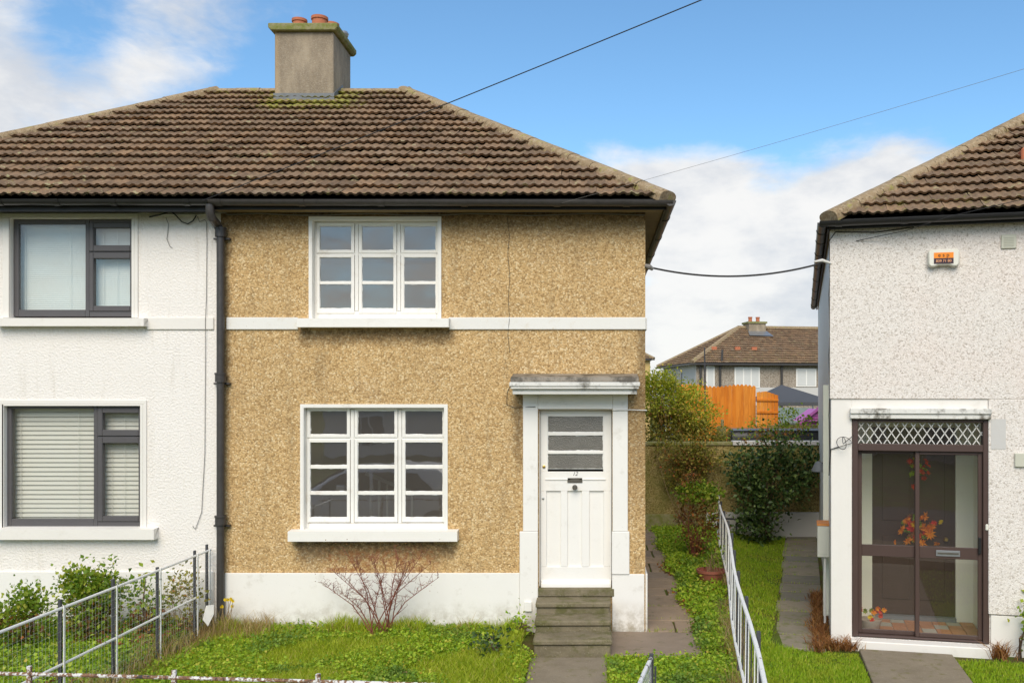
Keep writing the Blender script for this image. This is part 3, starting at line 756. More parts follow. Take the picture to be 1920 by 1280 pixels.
plaster('pilaster_base', (1147.3, 1180, 995, 1074.8), t=.045)
plaster('door_head', (1009.2, 1148.3, 735, 766.8), t=.033)
MB().box(.085, .09, .0, .01, 0, .01)
# canopy over the door: two white mouldings under a stained concrete top
cn = MB(); a, b = FX(957, -.34), FX(1198, -.34)
MB().box(a+.02, b-.02, -.30, -.001, 2.705, 2.762).build('canopy_soffit', 'canopy_paint', ochre, bevel=.005)
MB().box(a, b, -.34, -.001, 2.763, 2.792).build('canopy_moulding', 'canopy_paint', ochre, bevel=.006)
MB().box(a-.012, b+.012, -.352, -.001, 2.793, 2.840).build('canopy_moulding', 'canopy_paint', ochre, bevel=.006)
MB().prism([(-.345, 2.841), (-.001, 2.841), (-.001, 2.94), (-.335, 2.895)], 'x', a, b).build('canopy_top', 'canopy_stain', ochre, bevel=.006)
# ------------------------------------------------------------------ multi-paned timber windows
def ragged(m, x0, x1, z0, z1, y, w=.003, rr=random.Random(4)):
    """uneven paint and putty left on the glass round one pane"""
    def strip(p0, p1, inn):
        p0, p1, inn = Vector(p0), Vector(p1), Vector(inn); n = max(6, int((p1-p0).length/.016)); prev = None; wd = w
        for i in range(n+1):
            wd = max(.0005, min(.010, wd+rr.uniform(-.0018, .0018)+(w-wd)*.35+(rr.uniform(0,.006) if rr.random() < .06 else 0))); q = p0.lerp(p1, i/n)
            cur = (q, q+inn*wd)
            if prev: m.quad(prev[0], cur[0], cur[1], prev[1])
            prev = cur
    strip((x0,y,z0), (x1,y,z0), (0,0,1)); strip((x0,y-.0006,z1), (x1,y-.0006,z1), (0,0,-1)); strip((x0,y-.0012,z0), (x0,y-.0012,z1), (1,0,0)); strip((x1,y-.0018,z0), (x1,y-.0018,z1), (-1,0,0))
def timber_window(hole_, cols, rows, outer, label):
    x0, x1, z0, z1 = hole_; yf = .085
    f = MB(); X = lambda p: FX(p, yf); Zp = lambda p: FZ(p, yf)
    fl_, fr_, ft, fb = X(outer[0]), X(outer[1]), Zp(outer[2]), Zp(outer[3])
    f.box(x0+.002, fl_+.03, yf, yf+.07, z0+.002, z1-.002); f.box(fr_-.03, x1-.002, yf, yf+.07, z0+.002, z1-.002)
    f.box(fl_+.03, fr_-.03, yf, yf+.07, ft-.02, z1-.002); f.box(fl_+.03, fr_-.03, yf-.004, yf+.07, z0+.002, fb+.03)
    zt_ = (Zp(rows[0][1])+Zp(rows[1][0]))/2
    w = f.build('window', 'old_white_wood', ochre, bevel=.004, label=label)
    for i in range(2):
        xm = (X(cols[i][1])+X(cols[i+1][0]))/2
        MB().box(xm-.020, xm+.020, yf-.010, yf+.06, fb+.031, ft-.021).build('mullion', 'old_white_wood', w, bevel=.004)
    MB().box(fl_+.031, fr_-.031, yf-.003, yf+.055, zt_-.016, zt_+.016).build('transom', 'old_white_wood', w, bevel=.003)
    pt = MB()
    for ci, (ca, cb) in enumerate(cols):
        pa, pb = X(ca), X(cb)
        for grp in ([rows[0]], rows[1:]):
            top, bot = Zp(grp[0][0]), Zp(grp[-1][1]); s = .036; sb = .036 if len(grp) == 1 else .058; c = MB(); ya, yb = yf-.016+.002*ci, yf+.03
            c.box(pa-s, pa, ya, yb, bot-sb, top+s); c.box(pb, pb+s, ya, yb, bot-sb, top+s); c.box(pa, pb, ya, yb, top, top+s); c.box(pa, pb, ya, yb, bot-sb, bot)
            c.build('casement', 'old_white_wood', w, bevel=.003)
            for i in range(len(grp)-1):
                za, zb = Zp(grp[i][1]), Zp(grp[i+1][0]); MB().box(pa, pb, ya+.008, yb-.004, zb, za).build('glazing_bar', 'old_white_wood', w, bevel=.002)
            for a, b in grp:
                MB().quad((pa-.004, yf+.006, Zp(b)-.004), (pb+.004, yf+.006, Zp(b)-.004), (pb+.004, yf+.006, Zp(a)+.004), (pa-.004, yf+.006, Zp(a)+.004)).build('pane', 'window_glass', w)
                ragged(pt, pa, pb, Zp(b), Zp(a), yf+.0035)
    pt.build('putty', 'putty', w)['kind'] = 'stuff'
    return w
wU = timber_window(hU, [(600,659), (679,738), (758,817)], [(424.5,469), (483,527.5), (533,578)], (592, 824, 417, 588), 'upstairs window of nine panes')
wL = timber_window(hL, [(582,651), (671,740), (760,830)], [(770,814), (829,871.5), (878,920.5), (927,969)], (574, 838, 764, 985), 'downstairs window of twelve panes')
def surround(hole_, w_, t=.014, mat='old_white_wood', root=None, win=None, lx=True):
    x0, x1, z0, z1 = hole_; m = MB()
    if lx: m.box(x0-w_, x0, -t, -.001, z0, z1)
    m.box(x1, x1+w_, -t, -.001, z0, z1); m.box(x0-(w_ if lx else 0), x1+w_, -t, -.001, z1, z1+w_)
    # painted reveal lining
    m.box(x0+.001, x0+.012, -t, .084, z0, z1-.001) if lx else None
    m.box(x1-.012, x1-.001, -t, .084, z0, z1-.001); m.box(x0+.012, x1-.012, -t, .084, z1-.012, z1-.001)
    return m.build('surround', mat, win)
surround(hU, .028, win=wU); surround(hL, .028, win=wL)
def sill(win, x0, x1, z0, z1, depth, mat='old_white_wood', drop=.012):
    MB().prism([(-depth, z0), (-.001, z0), (-.001, z1), (.083, z1+drop), (.083, z1+.002+drop), (-depth, z1-.006)][:3]+[(.083, z1+.004), (.02, z1+.002), (-depth, z1-.008)], 'x', x0, x1).build('sill', mat, win, bevel=.006)
sill(wU, SILU[0], SILU[1], SILU[2], SILU[3], .13)
sill(wL, FX(541,-.1), FX(858,-.1), FZ(1014,-.1), FZ(994,-.1), .13)
# ------------------------------------------------------------------ front door
x0, x1, z0, z1 = hD; yd = .10
fr = MB(); X = lambda p: FX(p, yd); Zp = lambda p: FZ(p, yd)
fr.box(x0+.002, X(1013.5), yd-.03, yd+.06, z0+.02, z1-.002); fr.box(X(1147), x1-.002, yd-.03, yd+.06, z0+.02, z1-.002); fr.box(X(1013.5), X(1147), yd-.03, yd+.06, Zp(769.5), z1-.002)
door = MB()
la, lb, lt, lbt = X(1014.2), X(1146.3), Zp(770.2), Zp(1089)
ga, gb = X(1027), X(1131); rows = [(780,810), (816,845), (850.5,879)]
door.box(la, lb, yd+.022, yd+.045, lbt, Zp(rows[-1][1])-.03)                  # field panels sit back at the foot
door.box(la, ga, yd, yd+.045, Zp(rows[-1][1])-.03, lt); door.box(gb, lb, yd, yd+.045, Zp(rows[-1][1])-.03, lt)
door.box(ga, gb, yd, yd+.045, Zp(rows[0][0]), lt)
dro = door.build('front_door', 'white_gloss_wood', ochre, bevel=.002)
fr.build('door_frame', 'white_gloss_wood', dro, bevel=.003)
for a, b in ((rows[0][1], rows[1][0]), (rows[1][1], rows[2][0])): MB().box(ga, gb, yd+.004, yd+.04, Zp(b), Zp(a)).build('glazing_bar', 'white_gloss_wood', dro, bevel=.002)
pt = MB()
for a, b in rows:
    MB().box(ga-.003, gb+.003, yd+.020, yd+.026, Zp(b)-.003, Zp(a)+.003).build('pane', 'obscure_glass', dro); ragged(pt, ga, gb, Zp(b), Zp(a), yd+.016, .004)
pt.build('putty', 'putty', dro)['kind'] = 'stuff'
mid = Zp(920); lk = Zp(rows[-1][1])-.03
for n_, (a, b, c, d_) in {'lock_rail': (la, lb, mid, lk+.0), 'bottom_rail': (la, lb, lbt, Zp(1062))}.items():
    MB().box(a, b, yd-.001, yd+.0218, c, d_-.001).build(n_, 'white_gloss_wood', dro, bevel=.003)
for a, b in ((1014.2,1024.5), (1051.5,1064), (1091,1105), (1132,1146.3)): MB().box(X(a), X(b), yd-.0005, yd+.0217, Zp(1062)+.001, mid-.001).build('stile', 'white_gloss_wood', dro, bevel=.003)
MB().box(ga-.03, gb+.03, yd-.012, yd-.002, Zp(899.5), Zp(896.5)).build('rail_moulding', 'white_gloss_wood', dro, bevel=.003)
MB().prism([(yd-.055, Zp(1103)), (yd+.02, Zp(1103)), (yd+.02, Zp(1086)), (yd-.01, Zp(1086)), (yd-.05, Zp(1092))], 'x', la+.004, lb-.004).build('weather_bar', 'white_gloss_wood', dro, bevel=.003)
lb_ = MB(); lb_.box(X(1064), X(1092), yd-.012, yd-.002, Zp(904.5), Zp(895.5)); pl = lb_.build('letter_plate', 'pewter', dro, bevel=.003)
MB().box(X(1069.5), X(1087), yd-.017, yd-.0125, Zp(903), Zp(897.5)).build('letter_flap', 'pewter', pl, bevel=.002)
kn = MB(); c = (X(1078), Zp(912.5)); kn.tube([(c[0], yd-.001, c[1]), (c[0], yd-.03, c[1]), (c[0], yd-.034, c[1]), (c[0], yd-.055, c[1]), (c[0], yd-.066, c[1])], [.018,.014,.030,.030,.018], 16); kn.build('door_knob', 'pewter', dro, smooth=True)
for px_, py_, r_, mt_ in ((1016.3, 874.5, .018, 'brass'), (1014.8, 934, .013, 'steel')):
    c = (X(px_)+.022, Zp(py_)); MB().tube([(c[0], yd-.001, c[1]), (c[0], yd-.010, c[1]), (c[0], yd-.013, c[1])], [r_, r_, r_*.6], 14).build('lock_cylinder', mt_, dro, smooth=True)
text_part('house_number', '12', .062, 'grey_ink', dro, Matrix.Translation((X(1078), yd-.0022, Zp(888))) @ Matrix.Rotation(R(90), 4, 'X'), shear=.35)
MB().box(x0-.02, x1+.02, -.04, .16, z0-.075, z0+.012).build('threshold', 'mossy_step', ochre, bevel=.006)
# three concrete steps
stp = thing('front_steps', 'three worn concrete steps up to the white front door', 'steps', (-.27, -.4, 0))
for (px0, px1, yb, yf_, zt_, zb_) in ((1004, 1145, -.047, -.36, .42, .20), (1002, 1146, -.047, -.69, .303, .10), (999, 1147, -.047, -1.02, .19, -.05)):
    a, b = FX(px0, yf_), FX(px1, yf_)
    MB().prism([(a-.004, yb), (b+.004, yb), (b+random.uniform(-.006,.006), yf_+random.uniform(-.01,.01)), (a, yf_)], 'z', zt_-.055, zt_).prism([(a+.010, yb), (b-.010, yb), (b-.012, yf_+.026), (a+.010, yf_+.026)], 'z', zb_, zt_-.056).build('step', 'mossy_step', stp, bevel=.012)
wb = MB().box(FX(984), FX(998), -.075, -.046, FZ(1143), FZ(1125)).build('stopcock_box', 'white_gloss_wood', None, bevel=.004); tag(wb, 'small white box on the plinth left of the steps', 'utility box')
# ------------------------------------------------------------------ trims and windows of the white house
MB().box(WL, FX(-14)-.06, -.020, -.001, z0b, z1b).build('string_course', 'painted_plaster_clean', white, bevel=.006)
MB().box(FX(276), PX-.075, -.020, -.001, z0b, z1b).build('string_course', 'painted_plaster_clean', white, bevel=.006)
a, b = WL, PX-.07
MB().box(a, b, -.026, -.001, -.3, FZ(1070)).build('plinth', 'painted_plaster', white, bevel=.006)
def upvc(hole_, outer, main, top, low, label, ychg=.05):
    y = ychg; X = lambda p: FX(p, y); Zp = lambda p: FZ(p, y); x0, x1, z0, z1 = hole_
    o0, o1, ot, ob = X(outer[0]), X(outer[1]), Zp(outer[2]), Zp(outer[3]); m = MB()
    mx0, mx1, mt, mb = X(main[0]), X(main[1]), Zp(main[2]), Zp(main[3])
    m.box(o0, mx0, y, y+.07, ob, ot); m.box(mx0, mx1, y, y+.07, mt, ot); m.box(mx0, mx1, y, y+.07, ob, mb); m.box(mx1, mx1+.045, y, y+.07, ob, ot)
    xr = mx1+.0455; m.box(xr, o1, y+.004, y+.07, Zp(top[2])+.03, ot); m.box(xr, o1, y+.004, y+.07, ob, Zp(low[3])-.03)
    zm = (Zp(top[3])+Zp(low[2]))/2; m.box(xr, o1, y+.004, y+.07, zm-.03, zm+.03)
    w = m.build('window', 'anthracite', white, bevel=.004, label=label)
    for n_, q in (('casement', top), ('casement', low)):
        a_, b_, t_, u_ = X(q[0]), X(q[1]), Zp(q[2]), Zp(q[3]); c = MB(); s = .058; ya, yb = y-.014, y+.055
        sl_, sr_ = min(s, a_-xr-.003), min(s, o1-b_-.004)
        st_ = min(s, ot-t_-.012) if q is top else (zm-.006)-t_ ; sb_ = u_-(zm+.006) if q is top else min(s, u_-ob-.02)
        c.box(a_-sl_, a_, ya, yb, u_-sb_, t_+st_); c.box(b_, b_+sr_, ya, yb, u_-sb_, t_+st_); c.box(a_, b_, ya, yb, t_, t_+st_); c.box(a_, b_, ya, yb, u_-sb_, u_)
        c.build(n_, 'anthracite', w, bevel=.006)
        MB().quad((a_-.003, y+.02, u_-.003), (b_+.003, y+.02, u_-.003), (b_+.003, y+.02, t_+.003), (a_-.003, y+.02, t_+.003)).build('pane', 'plate_glass', w)
    MB().quad((mx0-.003, y+.02, mb-.003), (mx1+.003, y+.02, mb-.003), (mx1+.003, y+.02, mt+.003), (mx0-.003, y+.02, mt+.003)).build('pane', 'plate_glass', w)
    # plaster reveals
    s = MB()
    s.box(x0-.085, x0, -.016, -.001, z0-.0, z1); s.box(x1, x1+.040, -.016, -.001, z0, z1); s.box(x0-.085, x1+.040, -.016, -.001, z1, z1+.045)
    s.box(x0+.001, o0-.002, -.016, y+.07, z0+.001, z1-.001); s.box(o1+.002, x1-.001, -.016, y+.07, z0+.001, z1-.001); s.box(o0-.002, o1+.002, -.016, y+.07, ot+.002, z1-.001)
    s.build('surround', 'painted_plaster_clean', w, bevel=.003)
    return w
vU = upvc(lU, (23.5, 251.5, 411.5, 593.5), (35, 160, 420.5, 580.5), (176, 244.5, 427.5, 460), (176, 244.5, 485, 573.5), 'grey-framed window upstairs')
vL = upvc(lL, (10.5, 267.5, 761, 987.5), (21.5, 175.5, 766, 972.5), (193, 260.5, 774, 805.5), (193, 260.5, 830.5, 967), 'grey-framed window downstairs')
sill(vU, FX(-10,-.09), FX(271,-.09), FZ(611.5,-.09), FZ(595,-.09), .11, 'painted_plaster_clean')
sill(vL, FX(-14,-.09), FX(290,-.09), FZ(1011,-.09), FZ(990,-.09), .11, 'painted_plaster_clean')
def blind(label, x0, x1, z0, z1, y, pitch, tilt, depth, mat, grp):
    t = thing('venetian_blind', label, 'blind', ((x0+x1)/2, y, z0), 0, grp); me = None; n = int((z1-z0)/pitch)
    MB().box(x0, x1, y-.02, y+.02, z1-.03, z1).build('head_rail', mat, t, bevel=.003)
    for i in range(n):
        zc = z1-.05-i*pitch
        if zc < z0: break
        if me is None:
            m = MB(); c, s_ = math.cos(tilt)*depth/2, math.sin(tilt)*depth/2; w2 = (x1-x0)/2
            m.add([(-w2,-c,-s_),(w2,-c,-s_),(w2,0,.004),(-w2,0,.004),(w2,c,s_),(-w2,c,s_)], [(0,1,2,3),(3,2,4,5)]); o = m.build('slat', mat, t, local=True); me = o.data
        else: o = link(bpy.data.objects.new('slat', me), t)
        o.location = (0, 0, zc-z0); o.rotation_euler = (random.uniform(-.02,.02), random.uniform(-.0015,.0015), 0)
    for xc in (x0+.18, x1-.18): MB().box(xc-.002, xc+.002, y-.027, y-.025, z0, z1).build('ladder_cord', mat, t)
GB = None
mx = (FX(160,.2)+FX(176,.2))/2
blind('open-slatted white blind in the lower grey window, wide pane', FX(16,.2), FX(182,.2), FZ(985,.2), FZ(760,.2), .17, .0525, R(68), .052, 'blind_white', GB)
blind('open-slatted white blind in the lower grey window, narrow casement', FX(186,.2), FX(268,.2), FZ(985,.2), FZ(760,.2), .17, .0525, R(68), .052, 'blind_white', GB)
blind('closed pale blind in the upper grey window, wide pane', FX(24,.2), FX(167,.2), FZ(590,.2), FZ(412,.2), .17, .024, R(78), .027, 'blind_closed', GB)
blind('closed pale blind in the upper grey window, narrow casement', FX(170,.2), FX(254,.2), FZ(590,.2), FZ(412,.2), .17, .024, R(78), .027, 'blind_closed', GB)
# ------------------------------------------------------------------ right-hand house, in its own frame (x along front, y into depth, z from its base)
rh = thing('pale_house', 'pale pebbledashed house with brown glazed porch and roof sloping up rightwards', 'house', RORG, R(RANG))
RW, RD = 6.6, 9.6
def L(m, name, mat, parent=rh, **k): return m.build(name, mat, parent, local=True, **k)
rT = H(1600, 420)[1]
porch = (*[H(p, 900)[0] for p in (1597.5, 1855)],); pz1 = H(1700, 786)[1]; pz0 = H(1720, 1200)[1]
ph = (porch[0], porch[1], pz0, pz1)
L(wall_holes(MB(), 0, RW, -.3, rT, [ph], 0, .22), 'front_wall', 'pebbledash_pale')
L(MB().box(0, .22, .22, RD, -.3, rT), 'side_wall', 'painted_plaster_clean')  # paler smooth finish than the front, lightened to offset this side's shade
L(MB().box(.22, RW, RD-.22, RD, -.3, rT), 'rear_wall', 'pebbledash_pale')
L(MB().box(RW-.22, RW, .22, RD-.22, -.3, rT), 'side_wall', 'pebbledash_pale')
# smooth plaster round the porch
zc = H(1700, 748)[1]; xr = H(1852, 750)[0]
m = MB(); m.box(.002, porch[0]-.004, -.016, -.001, -.25, zc); m.box(porch[0]-.004, xr, -.016, -.001, H(1700,770)[1], zc); L(m, 'plaster_surround', 'painted_plaster_clean', bevel=.004)
# recessed plaster strip above the canopy is edged by the dash: a thin proud skin of dash above it
L(MB().box(-.012, RW, -.034, -.001, zc+.001, rT-.002), 'dash_coat', 'pebbledash_pale', bevel=.006)
L(MB().box(xr+.002, RW, -.033, -.001, H(1880,1152,-.03)[1], zc), 'dash_coat', 'pebbledash_pale', bevel=.006)
L(MB().box(porch[1]+.012, RW, -.022, -.001, -.25, H(1880,1154,-.02)[1]), 'plinth', 'painted_plaster_clean', bevel=.004)
n0, n1 = H(1858, 785, -.035), H(1886, 842, -.035); L(MB().box(n0[0], n1[0], -.037, -.0345, n1[1], n0[1]), 'plaster_patch', 'pale_rear_wall')
# eaves, roof
ez = H(1700, 405, -.2)[1]; pit = (ZR-ZE)/RUN; ox = -.02; oy = -.16; hw = RD/2+.16; rl = math.hypot(hw, hw*pit); k = hw/rl; zr = ez+.02+hw*pit
m = MB(); W2 = RW+.27; e = .03
m.quad((ox,oy,ez-e), (W2,oy,ez-e), (W2,oy+hw,zr-e), (ox+hw,oy+hw,zr-e)); m.quad((ox,oy+2*hw,ez-e), (ox,oy,ez-e), (ox+hw,oy+hw,zr-e)); m.quad((W2,oy+2*hw,ez-e), (ox,oy+2*hw,ez-e), (ox+hw,oy+hw,zr-e), (W2,oy+hw,zr-e))
rr_ = L(m, 'roof', 'fascia_black')
roof_slope(rr_, (0, oy-.03, ez+.015), (1,0,0), (0,1,pit), rl, lambda t: ox+t*k, lambda t: W2, keep=lambda x, t: x < 3.3 and t < 2.9, seed=31, local=True)
roof_slope(rr_, (ox, 0, ez+.015), (0,-1,0), (1,0,pit), rl, lambda t: -(oy+2*hw)+t*k, lambda t: -oy-t*k, single=False, seed=32, local=True)
ridge_run(rr_, (ox-.02, oy-.02, ez+.045), (ox+hw, oy+hw, zr+.03), (-.55,-.55,1), local=True)
ridge_run(rr_, (ox-.02, oy+2*hw+.02, ez+.045), (ox+hw, oy+hw, zr+.03), (-.55,.55,1), local=True)
ridge_run(rr_, (ox+hw, oy+hw, zr+.03), (W2, oy+hw, zr+.03), (0,0,1), local=True)
rv_ = H(1917, 295, 1.2); MB().prism([(rv_[0]-.04, 1.05), (rv_[0]+.16, 1.05), (rv_[0]+.16, 1.35), (rv_[0]-.04, 1.35)], 'z', ez+1.32*pit-.02, ez+1.32*pit+.14).build('roof_vent', 'terracotta', rr_, bevel=.02, local=True)
L(MB().box(ox+.02, W2, oy+.02, -.036, ez-.09, ez-.075), 'soffit', 'fascia_black'); L(MB().box(ox+.002, W2, oy, oy+.018, ez-.105, ez), 'fascia', 'fascia_black')
L(MB().box(ox+.02, -.013, -.036, RD+.2, ez-.10, ez-.085), 'soffit', 'soffit_board'); L(MB().box(ox-.02, ox, oy+.02, RD+.2, ez-.105, ez), 'fascia', 'fascia_black')
gutter(rh, (ox-.11, oy-.062, ez-.03), (W2, oy-.065, ez-.025), (0,-1,0), .058, 'black_plastic', (.03,.13,.32,.5,.7), local=True)
gutter(rh, (ox-.075, oy-.06, ez-.036), (ox-.075, RD+.25, ez-.036), (-1,0,0), .058, 'old_iron', (.05,.12,.22,.35,.5,.65,.8,.94), local=True)
# ---- porch: recess, brown aluminium frame, two sliding leaves, lattice fanlight
yp = .03; X = lambda p, y=yp: H(p, 900, y)[0]; Zq = lambda p, y=yp, px=1720: H(px, p, y)[1]
fA, fB = porch[0]+.004, porch[1]-.004; fl_z = Zq(1197); ft_z = pz1-.003
por = MB(); fw = .062
por.box(fA, fA+fw, yp-.045, yp+.09, fl_z, ft_z); por.box(fB-fw, fB, yp-.045, yp+.09, fl_z, ft_z); por.box(fA+fw, fB-fw, yp-.045, yp+.09, ft_z-.028, ft_z)
tz = Zq(838); por.box(fA+fw, fB-fw, yp-.045, yp+.09, tz-.045, tz+.035); por.box(fA+fw, fB-fw, yp-.03, yp+.09, fl_z, fl_z+.022)
pf = L(por, 'porch_frame', 'brown_aluminium', bevel=.006)
ia, ib = fA+fw, fB-fw
L(MB().quad((ia, yp+.02, tz+.035), (ib, yp+.02, tz+.035), (ib, yp+.02, ft_z-.028), (ia, yp+.02, ft_z-.028)), 'pane', 'plate_glass', pf)
# lead lattice
za, zb = tz+.036, ft_z-.029; hh = zb-za; dxl = .095; nl = int((ib-ia)/dxl)+2
for s_ in (1, -1):
    for i in range(-2, nl+2):
        xa = ia+i*dxl*1.0 if s_ > 0 else ia+i*dxl; run_ = hh*.68
        p0, p1 = Vector((xa, yp+.012+.002*s_, za)), Vector((xa+run_, yp+.012+.002*s_, zb))
        if s_ < 0: p0, p1 = Vector((xa+run_, yp+.014, za)), Vector((xa, yp+.014, zb))
        def cl(p, q):
            t0, t1 = 0., 1.; d_ = q-p
            if d_.x > 0: t0 = max(t0, (ia-p.x)/d_.x); t1 = min(t1, (ib-p.x)/d_.x)
            else: t0 = max(t0, (ib-p.x)/d_.x); t1 = min(t1, (ia-p.x)/d_.x)
            return (p+d_*t0, p+d_*t1) if t1-t0 > .05 else None
        r_ = cl(p0, p1)
        if r_: L(MB().bar(r_[0], r_[1], .011, .003, (0,1,0)), 'lattice_strip', 'cable_white', pf)
def leaf(x0, x1, y, pz, name='sliding_door', hdl=False):
    z0, z1 = fl_z+.024, tz-.047; s = .045; zr_ = Zq(1033.5, y, 1700); m = MB()
    m.box(x0, x0+s, y, y+.03, z0, z1); m.box(x1-s, x1, y, y+.03, z0, z1); m.box(x0+s, x1-s, y, y+.03, z1-.035, z1); m.box(x0+s, x1-s, y, y+.03, z0, z0+.045); m.box(x0+s, x1-s, y, y+.03, zr_-.065, zr_+.065)
    d_ = L(m, name, 'brown_aluminium', bevel=.004)
    for a, b in ((z0+.045, zr_-.065), (zr_+.065, z1-.035)): L(MB().quad((x0+s, y+.015, a), (x1-s, y+.015, a), (x1-s, y+.015, b), (x0+s, y+.015, b)), 'pane', 'plate_glass', d_)
    return d_, zr_
xm = X(1720)
dl, _ = leaf(ia+.002, xm+.022, yp+.045, 0); dr, zr2 = leaf(xm-.022, ib-.002, yp-.005, 0)
lp = H(1755, 1038, yp-.01), H(1800, 1038, yp-.01); L(MB().box(lp[0][0], lp[1][0], yp-.018, yp-.006, zr2-.035, zr2+.03), 'letter_plate', 'steel', dr, bevel=.003)
L(MB().box(lp[0][0]+.015, lp[1][0]-.015, yp-.023, yp-.0185, zr2-.012, zr2+.008), 'letter_flap', 'pewter', dr)
hx = ib-.03; hz = Zq(1020, yp, 1836); L(MB().box(hx-.018, hx+.012, yp-.045, yp-.006, hz-.10, hz+.08), 'handle', 'black_plastic', dr, bevel=.005)
bl = H(1851, 988, yp-.05); L(MB().box(bl[0]-.018, bl[0]+.012, yp-.062, yp-.046, bl[1]-.035, bl[1]+.035), 'bell_push', 'alarm_casing', bevel=.008)
# canopy strip and step
ca = H(1594, 770, -.06)[0]; cb = H(1858, 770, -.06)[0]; cz0, cz1 = H(1700, 785, -.07)[1], H(1700, 767, -.07)[1]
L(MB().box(ca, cb, -.075, -.0165, cz0, cz0+.055), 'canopy_moulding', 'canopy_paint', bevel=.006); L(MB().box(ca+.0, cb+.006, -.095, -.0165, cz0+.056, cz1+.01), 'canopy_moulding', 'canopy_paint', bevel=.006)
L(MB().box(porch[0]-.02, porch[1]+.006, -.16, .95, -.2, pz0-.003), 'porch_step', 'painted_plaster_clean', bevel=.01)
# inside of the porch
pd = .95
L(MB().box(porch[0]+.0, porch[0]+.004+.0, .221, pd, pz0, pz1+.1), 'porch_lining', 'cream_paint'); L(MB().box(porch[1]-.004, porch[1], .221, pd, pz0, pz1+.1), 'porch_lining', 'cream_paint')
L(MB().box(porch[0]+.006, porch[1]-.006, .2205, pd, pz1+.0, pz1+.03), 'porch_ceiling', 'cream_paint')
i0, i1 = H(1640, 900, pd)[0], H(1787, 900, pd)[0]; dzt = H(1700, 770, pd)[1]
L(MB().box(porch[0]-.3, i0-.03, pd, pd+.1, pz0, pz1+.4), 'inner_wall', 'cream_paint'); L(MB().box(i1+.03, porch[1]+.3, pd, pd+.1, pz0, pz1+.4), 'inner_wall', 'cream_paint')
L(MB().box(i0-.03, i1+.03, pd, pd+.1, dzt-.2, pz1+.4), 'inner_wall', 'cream_paint')
idr = L(MB().box(i0-.028, i1+.028, pd+.04, pd+.1, pz0+.06, dzt-.202), 'inner_door', 'inner_door_brown')
iw = (i1-i0); 
for a, b, c, d_ in ((.10,.46,.08,.42), (.54,.90,.08,.42), (.10,.46,.50,.94), (.54,.90,.50,.94)):
    z0_, z1_ = pz0+.06, dzt-.202
    L(MB().box(i0+iw*a, i0+iw*b, pd+.025, pd+.0395, z0_+(z1_-z0_)*c, z0_+(z1_-z0_)*d_), 'door_panel', 'inner_door_brown', idr, bevel=.010)
kb = (i1-.08, pd+.0, pz0+1.0); L(MB().tube([(kb[0], pd+.04, kb[2]), (kb[0], pd+.01, kb[2]), (kb[0], pd-.02, kb[2])], [.012,.03,.02], 10), 'door_knob', 'brass', idr, smooth=True)
L(MB().box(i0-.03, i1+.03, pd-.06, pd+.035, pz0, pz0+.058), 'inner_sill', 'lead', idr)
nx_ = 9
for i in range(nx_):
    for j in range(4):
        a = porch[0]+.01+i*(porch[1]-porch[0]-.02)/nx_; w_ = (porch[1]-porch[0]-.02)/nx_; b = .14+j*.2
        L(MB().box(a+.004, a+w_-.004, b+.004, b+.196, pz0-.002, pz0+.010+.002*((i+j) % 2)), 'floor_tile', 'step_floor_tile' if (i*3+j) % 4 else 'grout')
# ---- fittings on the wall
def rh_pt(px, py, y): x, z = H(px, py, y); return RM @ Vector((x, y, z))
ab = thing('alarm_box', 'cream alarm box with orange and black label on the pale wall', 'alarm box', rh_pt(1768, 485, -.035), R(RANG))
w2, h2 = .165, .098
prof = [(-w2,-h2*.7),(-w2,h2*.75),(-w2*.88,h2),(w2*.88,h2),(w2,h2*.75),(w2,-h2*.7),(w2*.85,-h2*1.0),(w2*.6,-h2*1.0),(w2*.35,-h2*.82),(-w2*.35,-h2*.82),(-w2*.6,-h2*1.0),(-w2*.85,-h2*1.0)]
MB().prism(prof, 'y', -.075, 0).build('casing', 'alarm_casing', ab, bevel=.014, local=True, smooth=True)
MB().box(-.105, .10, -.078, -.0755, -.004, .058).build('label_band', 'alarm_orange', ab, local=True); MB().box(-.105, .10, -.0778, -.0755, -.066, -.005).build('label_band', 'alarm_dark', ab, local=True)
text_part('lettering', 'e s p', .062, 'black_ink', ab, Matrix.Translation((-.003, -.0792, .028)) @ Matrix.Rotation(R(90), 4, 'X'))
text_part('lettering', '839 71 80', .040, 'alarm_pale', ab, Matrix.Translation((-.003, -.0792, -.036)) @ Matrix.Rotation(R(90), 4, 'X'))
vt = thing('wall_vent', 'small square cream vent high on the pale wall', 'vent', rh_pt(1891, 453, -.035), R(RANG))
MB().box(-.078, .078, -.02, 0, -.078, .078).build('plate', 'vent_cream', vt, bevel=.006, local=True)
for i in range(6): MB().box(-.05, .05, -.026, -.0205, -.052+i*.018, -.043+i*.018).build('louvre', 'vent_cream', vt, local=True)
sb = rh_pt(1913, 862, -.035); tag(MB().box(-.06, .06, -.03, 0, -.075, .075).build('junction_box', 'vent_cream', None, bevel=.006), 'small pale box on the wall beside the porch', 'junction box').matrix_world = Matrix.Translation(sb) @ Matrix.Rotation(R(RANG), 4, 'Z')
